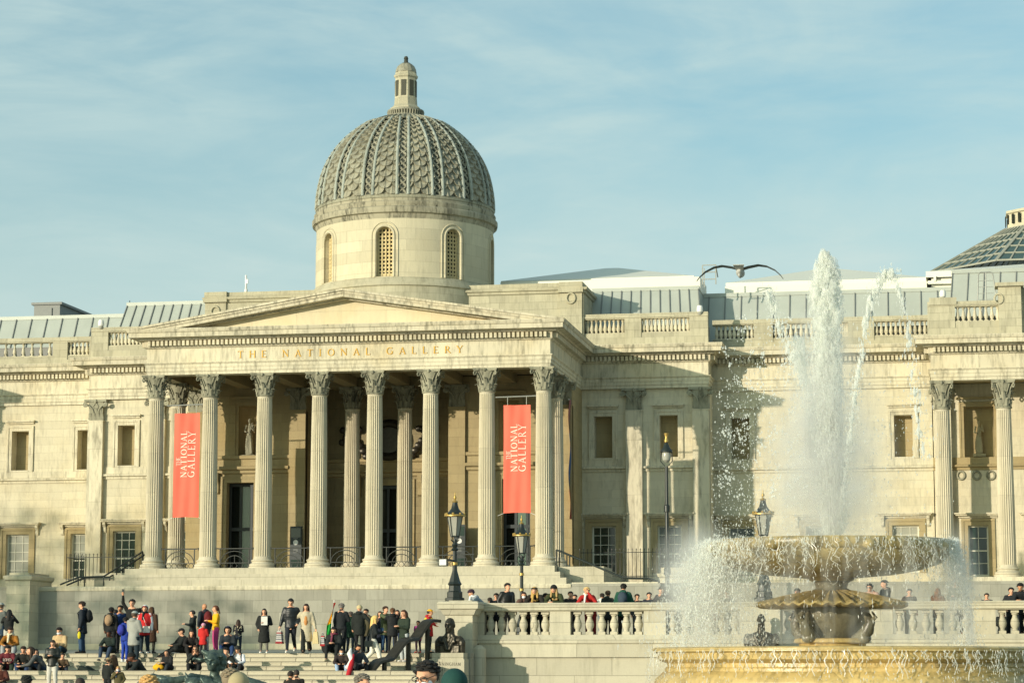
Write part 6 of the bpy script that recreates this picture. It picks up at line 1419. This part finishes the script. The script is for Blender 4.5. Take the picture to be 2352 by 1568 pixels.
# near heads cut by the lower edge
person('young man with thick black hair, glasses and a white mask in the foreground',987,20,1520,-25,top=('jacket','#20242a'),bot=('trousers','#20283a'),hair=('short','#15110c'),mask=True,z=0,turn=.1,tilt=-.25)
q=PG['young man with thick black hair, glasses and a white mask in the foreground']; e,S,P_,Nk_,H_,_s=q
RT=Matrix.Rotation(.1,3,'Z')@Matrix.Rotation(-.25,3,'X'); m=MB()
for sd in(-1,1): m.tube([H_+RT@Vector((sd*.036+.030*math.cos(a*PI/8),.104,.010+.022*math.sin(a*PI/8))) for a in range(16)],.0028,5,closed=True); m.bar(H_+RT@Vector((sd*.066,.102,.014)),H_+RT@Vector((sd*.082,.0,.018)),.005)
m.bar(H_+RT@Vector((-.008,.106,.014)),H_+RT@Vector((.008,.106,.014)),.004); m.build('glasses',M['iron'],e,True)
person('person in a teal knitted hat in the foreground',1043,19,1543,175,top=('jacket','#1a2420'),bot=('trousers','#20283a'),hat=('beanie','#0c3a34'),hair=('short','#2a2018'),z=0)
person('grey-haired man low in the foreground under the handrail',833,30,1548,60,top=('jacket','#22241f'),bot=('trousers','#20283a'),hair=('grey','#6a6458'),z=0)
person('person with light blond hair at the lower left foreground',348,24,1551,170,top=('jacket','#3a3a34'),bot=('trousers','#20283a'),hair=('short','#b9935a'),z=0)
person('person in a speckled beige knitted hat in the foreground',552,23,1549,178,top=('jacket','#4a463a'),bot=('trousers','#20283a'),hat=('beanie','#9a8e6c'),hair=('short','#6a604e'),z=0)
person('person with tousled ash-brown hair beside the speckled hat',534,25,1536,165,top=('jacket','#2a2c28'),bot=('trousers','#20283a'),hair=('short','#7d705a'),z=0)
person('dark-haired person at the far lower left foreground',70,40,1551,170,top=('jacket','#141812'),bot=('trousers','#20283a'),hair=('short','#12160e'),z=0)
person('dark-haired man in the lower left between the steps and the white joggers',193,40,1556,-165,top=('jacket','#20221c'),bot=('trousers','#20283a'),hair=('crop','#2a2018'),z=0)
# people on the terrace behind the balustrade
GB='people leaning on the terrace balustrade'
YT=82.75; kw=dict(z=2.75,group=GB)
_person=person
def person(label,u,Y,vt,face=0,pose='stand',arm=('down','down'),top=('jacket','#20242a'),bot=('trousers','#20283a'),*a_,**k_):
    if bot[0]=='trousers': bot=('wide',bot[1])
    if top[0]=='jacket': top=('anorak',top[1])
    return _person(label,u,Y,vt,face,pose,arm,top,bot,*a_,**k_)

person('woman with violet-tinted hair bowing over the balustrade in a white scarf',1103,YT,1354,-60,'lean',('rail','rail'),('hoodie','#7d868a'),('trousers','#15181a'),('short','#3a2432'),scarf='#cfd4d4',tilt=-.7,**kw)
person('man in a black leather jacket standing at the balustrade',1165,YT,1339,40,'stand',('pocket','pocket'),('puffer','#10120f'),('trousers','#6a6460'),('short','#15100c'),**kw)
person('woman in a white mask behind the balustrade, left of the headband',1205,YT,1360,5,'lean',('rail','rail'),('jacket','#5a4238'),('trousers','#101010'),('long','#2e1a14'),mask=True,**kw)
L='woman with a black headband holding a cup on the rail'
person(L,1233,YT,1348,-5,'lean',('rail','rail'),('hoodie','#1c1812'),('trousers','#12201c'),('long','#b08d50'),hat=('headband','#0c0c0c'),scarf='#a88a4a',**kw)
held(L,'paper_cup','cup','white paper cup held by the woman with the headband',MB().rev([(.028,-.04),(.038,.06),(0,.06)],*(hand(L,0).xy),n=12),cloth('#cfc8bc')).location.z+=hand(L,0).z*.95
person('dark-haired child low behind the balustrade beside the green parka',1252,YT+.1,1362,70,'stand',('down','down'),('jacket','#0e1012'),('trousers','#101c14'),('short','#0e0a08'),**kw)
L='person in an olive parka and black beanie with a cup'
person(L,1279,YT,1345,-10,'lean',('rail','rail'),('anorak','#2c3416'),('trousers','#1c1c40'),('long','#a58a58'),hat=('beanie','#0c0d0c'),**kw)
held(L,'paper_cup','cup','white paper cup held by the olive parka wearer',MB().rev([(.028,-.04),(.038,.06),(0,.06)],*(hand(L,0).xy),n=12),cloth('#cfc8bc')).location.z+=hand(L,0).z*.95
person('blonde woman in a red coat shading her eyes',1352,YT,1349,-5,'lean',('rail','eye'),('anorak','#9a1612'),('trousers','#8a2a2a'),('short','#cdb07a'),scarf='#d8d4cc',**kw)
L='person in a green jacket seen from behind with a slate backpack'
person(L,1431,YT+.3,1340,178,'stand',('fold','fold'),('anorak','#0f4434'),('trousers','#101214'),('short','#14100c'),**kw)
backpack(L,'#2c3a46','slate blue backpack on the back of the green jacket')
person('man in black drinking at the balustrade before the thin lamp',1526,YT,1348,-15,'lean',('drink','rail'),('anorak','#1c1a1a'),('trousers','#15181a'),('short','#3a281a'),tilt=-.4,**kw)
person('blonde woman in sunglasses at the balustrade left of the falling water',1580,YT,1346,-10,'stand',('phone','phone'),('jacket','#3c1c26'),('trousers','#a8a79c'),('long','#b59a6a'),glasses=True,**kw)
person('person in red seen through the falling water',1640,YT,1368,-10,'lean',('rail','rail'),('jacket','#b83a2c'),('trousers','#15181a'),('short','#3a281a'),**kw)
person('person in a dark red top behind the spray under the bowl',1823,YT+.2,1352,20,'lean',('rail','rail'),('jacket','#5a1a20'),('trousers','#15181a'),('short','#1a1210'),**kw)
person('woman in sunglasses beside the ribbed shell of the fountain',2003,YT,1341,-20,'lean',('rail','rail'),('jacket','#a88a78'),('trousers','#15181a'),('short','#100c0a'),glasses=True,**kw)
person('curly dark-haired man in black behind the woman in sunglasses',2030,YT+.4,1332,-60,'stand',('phone','phone'),('jacket','#15181a'),('trousers','#15181a'),('short','#14100e'),**kw)
person('woman with bushy brown hair behind the falling water at right',2150,YT,1350,160,'stand',('phone','phone'),('jacket','#5a3a22'),('trousers','#2a2a2a'),('long','#6a4426'),**kw)
person('man in an olive coat and grey beanie at the right of the falling water',2194,YT,1328,-15,'stand',('phone','pocket'),('anorak','#3a3e28'),('trousers','#1a1c1c'),('short','#4a3a2a'),hat=('beanie','#5a605e'),**kw)
person('man in a black coat reading his phone at the right edge',2345,YT,1340,-15,'lean',('phone','phone'),('jacket','#0e1318'),('trousers','#14181c'),('short','#120d0a'),tilt=-.4,skin='m',**kw)
person('small woman in black with a phone, seen between balusters at far right',2296,98,1400,0,'stand',('phone','phone'),('jacket','#111614'),('trousers','#0c0f0e'),('long','#5a2c18'),z=2.75,s=.95,group=GB)
person('man in a dark coat seen between balusters beside the small woman',2331,97,1396,150,'stand',('down','pocket'),('anorak','#101820'),('trousers','#6a5a44'),('short','#2a1c12'),z=2.75,s=1.0,group=GB)
for u,Y_,vt,c1,c2,lab in ((1125,90,1372,'#5c5348','#9a9484','standing person in taupe seen between the first balusters'),(1320,88,1365,'#a08a5a','#8a7448','standing person in a tan coat seen between balusters left of the red coat'),(1382,89,1362,'#c9c8c0','#c6c4bc','standing person in white seen between balusters right of the red coat'),(1462,88.5,1364,'#1a1c20','#1c1e22','standing person in charcoal right of the slate backpack'),(2262,92,1362,'#2a3034','#14181c','standing person in slate behind the right-hand panel')):
    person(lab,u,Y_,vt,random.choice((0,160,20)),'stand',('down','phone'),('jacket',c1),('trousers',c2),('short','#2a2018'),z=2.75,group=GB,s=.86)
# ---- niche statues
def nstat(x,y,z,h,lab,mat):
    e=empty('stone_statue',(x,y,z),lab,'statue','draped figures in the niches'); s=h/1.75; e.scale=(s,)*3; e.rotation_euler=(0,0,PI)
    b=MB(); head_mb(b,(0,.02,1.62),1.0); b.cap((0,0,1.42),(0,.01,1.56),.055,.05); 
    for k in range(12): t=k/11; b.ell((.02*math.sin(t*4),0,.05+1.3*t),(.20-.06*t+.04*math.sin(t*5),.15-.03*t,.09))
    b.cap((.17,0,1.40),(.24,.04,1.14),.055,.045); b.cap((.24,.04,1.14),(.12,.18,1.08),.045,.035); b.cap((-.17,0,1.40),(-.22,.08,1.15),.055,.045); b.cap((-.22,.08,1.15),(-.10,.18,1.28),.045,.035); b.cap((-.04,.2,.95),(-.16,.14,1.5),.03,.03)
    for k in range(7): x_=-.15+.05*k; b.cap((x_,.13,.08),(x_*.6,.12,.9),.022,.016)
    fuse(b,'figure',mat,e,.02,2,.006)
    MB().box(-.32,.32,-.25,.25,-.14,.0).build('plinth',mat,e,True)
nstat((nL[0]+nL[1])/2,YI+.25,nL[2]+.14,2.05,'draped stone figure in the niche above the left doorway',M['capital'])
nstat((ND[0]+ND[1])/2,132.75,ND[2]+.2,1.85,'draped stone figure in the niche of the right pavilion',stone('statue_stone',(.40,.35,.22),joints=False))

# more of the crowd
person('man in a charcoal hooded coat standing behind the pale grey jacket',325,81.6,1396,150,top=('hoodie','#1c1f22'),bot=('trousers','#1a1c20'),hair=('short','#1a120c'))
person('man in a dark green coat right of the camouflage backpack, back turned',270,82.2,1399,185,top=('anorak','#16241a'),bot=('trousers','#15181a'),hair=('crop','#1a120c'))
person('seated girl in a grey hood at the far left below the ochre jacket',3,77.0,1487,10,'sit',arm=('knees','knees'),top=('jacket','#2a2e30'),bot=('trousers','#15181a'),hat=('hood','#2c3032'),z=ZL)
person('seated woman in a dark plum coat between the black jacket and the white joggers',92,77.0,1490,15,'sit',arm=('phone','phone'),top=('anorak','#2a1a20'),bot=('trousers','#101416'),hair=('long','#15100c'),z=ZL)
person('man in an unzipped khaki jacket standing left of the green parka child',843,82.0,1398,-20,top=('jacket','#4a4630'),bot=('trousers','#1c2630'),hair=('short','#1a120c'))
person('woman in a dark blue coat at the left of the hugging group',874,81.8,1403,30,top=('coat','#141c2c'),bot=('trousers','#15181a'),hair=('long','#3a2818'))
person('woman in black tights sitting right of the outstretched legs',443,80.3,1447,25,'sit',arm=('knees','knees'),top=('coat','#14100f'),bot=('trousers','#0c0c0d'),hair=('long','#2a1c14'),z=2.16)
for u_,vt_,c_,hc_,lab_ in ((1140,1362,'#1c2024','#15100c','person in charcoal peering between the violet hair and the leather jacket'),(1310,1358,'#24201c','#2a1c12','person in dark brown right of the olive parka'),(1395,1356,'#1a2420','#3a2a1a','person in dark green right of the red coat'),(1490,1360,'#20242c','#1a120c','person in navy left of the drinking man'),(1668,1356,'#2a3436','#2a2018','person in slate blurred behind the left spray'),(2085,1352,'#2c2420','#1a1410','person in brown left of the bushy hair behind the water'),(2318,1349,'#15191c','#120d0a','person in black just left of the phone reader at the right edge')):
    person(lab_,u_,YT+.5,vt_,random.choice((10,-20,160,30)),'stand',('pocket','down'),('anorak',c_),('trousers','#15181a'),('short',hc_),**kw)

person=_person
person('seated man in a tan jacket low on the left steps behind the white joggers',152,76.9,1500,20,'sit',arm=('knees','knees'),top=('jacket','#4a3a26'),bot=('wide','#1c2430'),hair=('short','#1a120c'),z=ZL-.05)
person('seated woman in a black coat between the crouched man and the bronze statue',395,77.0,1492,-15,'sit',arm=('phone','phone'),top=('anorak','#131517'),bot=('wide','#20262c'),hair=('long','#1a100c'),z=ZL)
person('seated teenager in a rust jacket at the lower left corner of the steps',12,75.2,1522,15,'sit',arm=('knees','knees'),top=('hoodie','#4a2216'),bot=('wide','#15181a'),hair=('short','#120d0a'),z=1.0)
SKYTINT=(.88,1.25,1.20); CLOUD=(4.1,5.15,4.95); HORIZ=(4.6,5.35,5.05); SKYEL=13; EXPO=-.04; SKYS=.15
# ================================================================= fuse the soft meshes
dg=bpy.context.evaluated_depsgraph_get(); dg.update()
done=[]
for o,nz in REM:
    nm=bpy.data.meshes.new_from_object(o.evaluated_get(dg)); done.append(nm)
for (o,nz),nm in zip(REM,done):
    if len(nm.vertices)==0: o.modifiers.clear(); continue
    if nz:
        off=Vector(o.matrix_world.translation)*3.1+Vector((len(o.name),0,0))
        for v in nm.vertices:
            p=v.co; q=Vector((p.x*14,p.y*14,p.z*7))+off; v.co=p+v.normal*nz*(noise.noise(q)+.5*noise.noise(q*2.3))
    for p in nm.polygons: p.use_smooth=True
    o.modifiers.clear(); old=o.data; nm.name=old.name; o.data=nm
# ================================================================= TREES, unseen, added so their thin crowns half shade the lower left front
SX,SY,SZ=.74,1.0,-.205
sd=Vector((SX,SY,SZ)).normalized()
tr_=random.Random(3); LEAF=plain('tree_leaf',(.10,.10,.035),.8,0,.3,1)
for k,(tx_,ty_,top_,rad) in enumerate(((-129,60,25.5,6),(-118,61,25,6.2),(-107,59,25.5,6),(-97,60,24.5,5.6),(-88,59,21,5.2),(-79,60,17,4.8),(-70.5,59,15.5,4.4))):
    e=empty('plane_tree',(tx_,ty_,0),'tall thin-leaved unseen shading tree, number %d from the north'%(k+1) if False else ('broad tall','tall slender-limbed','wide-crowned','high-crowned','middling','lower','smallest')[k]+' unseen tree added to the west to shade the front','tree','unseen trees added to shade the front')
    m=MB(); m.tube([(0,0,0),(.1,0,top_*.3),(0,.2,top_*.6),(0,0,top_*.9)],[.45,.36,.22,.05],8)
    for q in range(7): a=q*2.4; m.tube([(0,0,top_*(.28+.06*q)),(rad*.4*math.cos(a),rad*.4*math.sin(a),top_*(.4+.06*q)),(rad*.8*math.cos(a),rad*.8*math.sin(a),top_*(.46+.065*q))],[.16,.09,.03],6)
    m.build('trunk',M['leaddark'],e,True)
    m=MB(); zc=top_*.62; rz=top_*.40
    for i in range(int(1500*rad/5*top_/20)):
        v=Vector((ww(),ww(),ww())).normalized()*(tr_.random()**.4); p=Vector((v.x*rad,v.y*rad*.7,zc+v.z*rz)); a=Vector((ww(),ww(),ww())).normalized(); b=a.orthogonal().normalized(); c=a.cross(b); r=tr_.uniform(.16,.42)
        m.add([p+b*r,p+c*r*.7,p-b*r,p-c*r*.7],[(0,1,2,3)])
    m.build('crown',LEAF,e,True)
# ================================================================= LIGHT
sd=Vector((SX,SY,SZ)).normalized(); el=math.asin(-sd.z); az=math.atan2(sd.x,sd.y)
sl=bpy.data.lights.new('sun','SUN'); so=bpy.data.objects.new('sun',sl); COL.objects.link(so)
so.rotation_euler=sd.to_track_quat('-Z','Y').to_euler(); sl.energy=4.7; sl.angle=R(.53); sl.color=(1,.885,.71)
w=bpy.data.worlds.new('World'); sc.world=w; w.use_nodes=True; nt=w.node_tree; nt.nodes.clear(); L=nt.links
out=nt.nodes.new('ShaderNodeOutputWorld'); bg=nt.nodes.new('ShaderNodeBackground'); L.new(bg.outputs[0],out.inputs[0])
sky=nt.nodes.new('ShaderNodeTexSky'); sky.sky_type='NISHITA'; sky.sun_disc=False; sky.sun_elevation=R(SKYEL); sky.sun_rotation=math.atan2(-sd.x,-sd.y)
sky.air_density=1.0; sky.dust_density=2.6; sky.ozone_density=1.2
tc=nt.nodes.new('ShaderNodeTexCoord'); mp_=nt.nodes.new('ShaderNodeMapping'); mp_.inputs['Scale'].default_value=(4.5,4.5,13.0); mp_.inputs['Rotation'].default_value=(.05,.34,.3); L.new(tc.outputs['Generated'],mp_.inputs[0])
n1=noi(nt,mp_.outputs[0],1.3,7,.55,.7); mk=ramp(nt,n1,[(.34,0.15),(.70,.85)])
mp2=nt.nodes.new('ShaderNodeMapping'); mp2.inputs['Scale'].default_value=(14,14,60); mp2.inputs['Rotation'].default_value=(.0,.3,.5); L.new(tc.outputs['Generated'],mp2.inputs[0])
n2=noi(nt,mp2.outputs[0],1.0,5,.6,.4); mk2=ramp(nt,n2,[(.35,.6),(.65,1.0)])
mm=N(nt,'ShaderNodeMath',operation='MULTIPLY'); L.new(mk,mm.inputs[0]); L.new(mk2,mm.inputs[1])
tint=mixc(nt,1.0,sky.outputs[0],SKYTINT,'MULTIPLY')
col=mixc(nt,mm.outputs[0],tint,CLOUD)
sp=nt.nodes.new('ShaderNodeSeparateXYZ'); L.new(tc.outputs['Generated'],sp.inputs[0]); hz=ramp(nt,sp.outputs[2],[(.09,.75),(.24,0.0)])
col=mixc(nt,hz,col,HORIZ)
L.new(col,bg.inputs[0]); bg.inputs[1].default_value=SKYS
sc.view_settings.view_transform='Standard'; sc.view_settings.look='None'; sc.view_settings.exposure=EXPO; sc.view_settings.gamma=1
sc.render.engine='CYCLES'; sc.cycles.max_bounces=8; sc.cycles.transparent_max_bounces=24; sc.cycles.volume_bounces=2; sc.cycles.volume_step_rate=3; sc.cycles.volume_max_steps=64
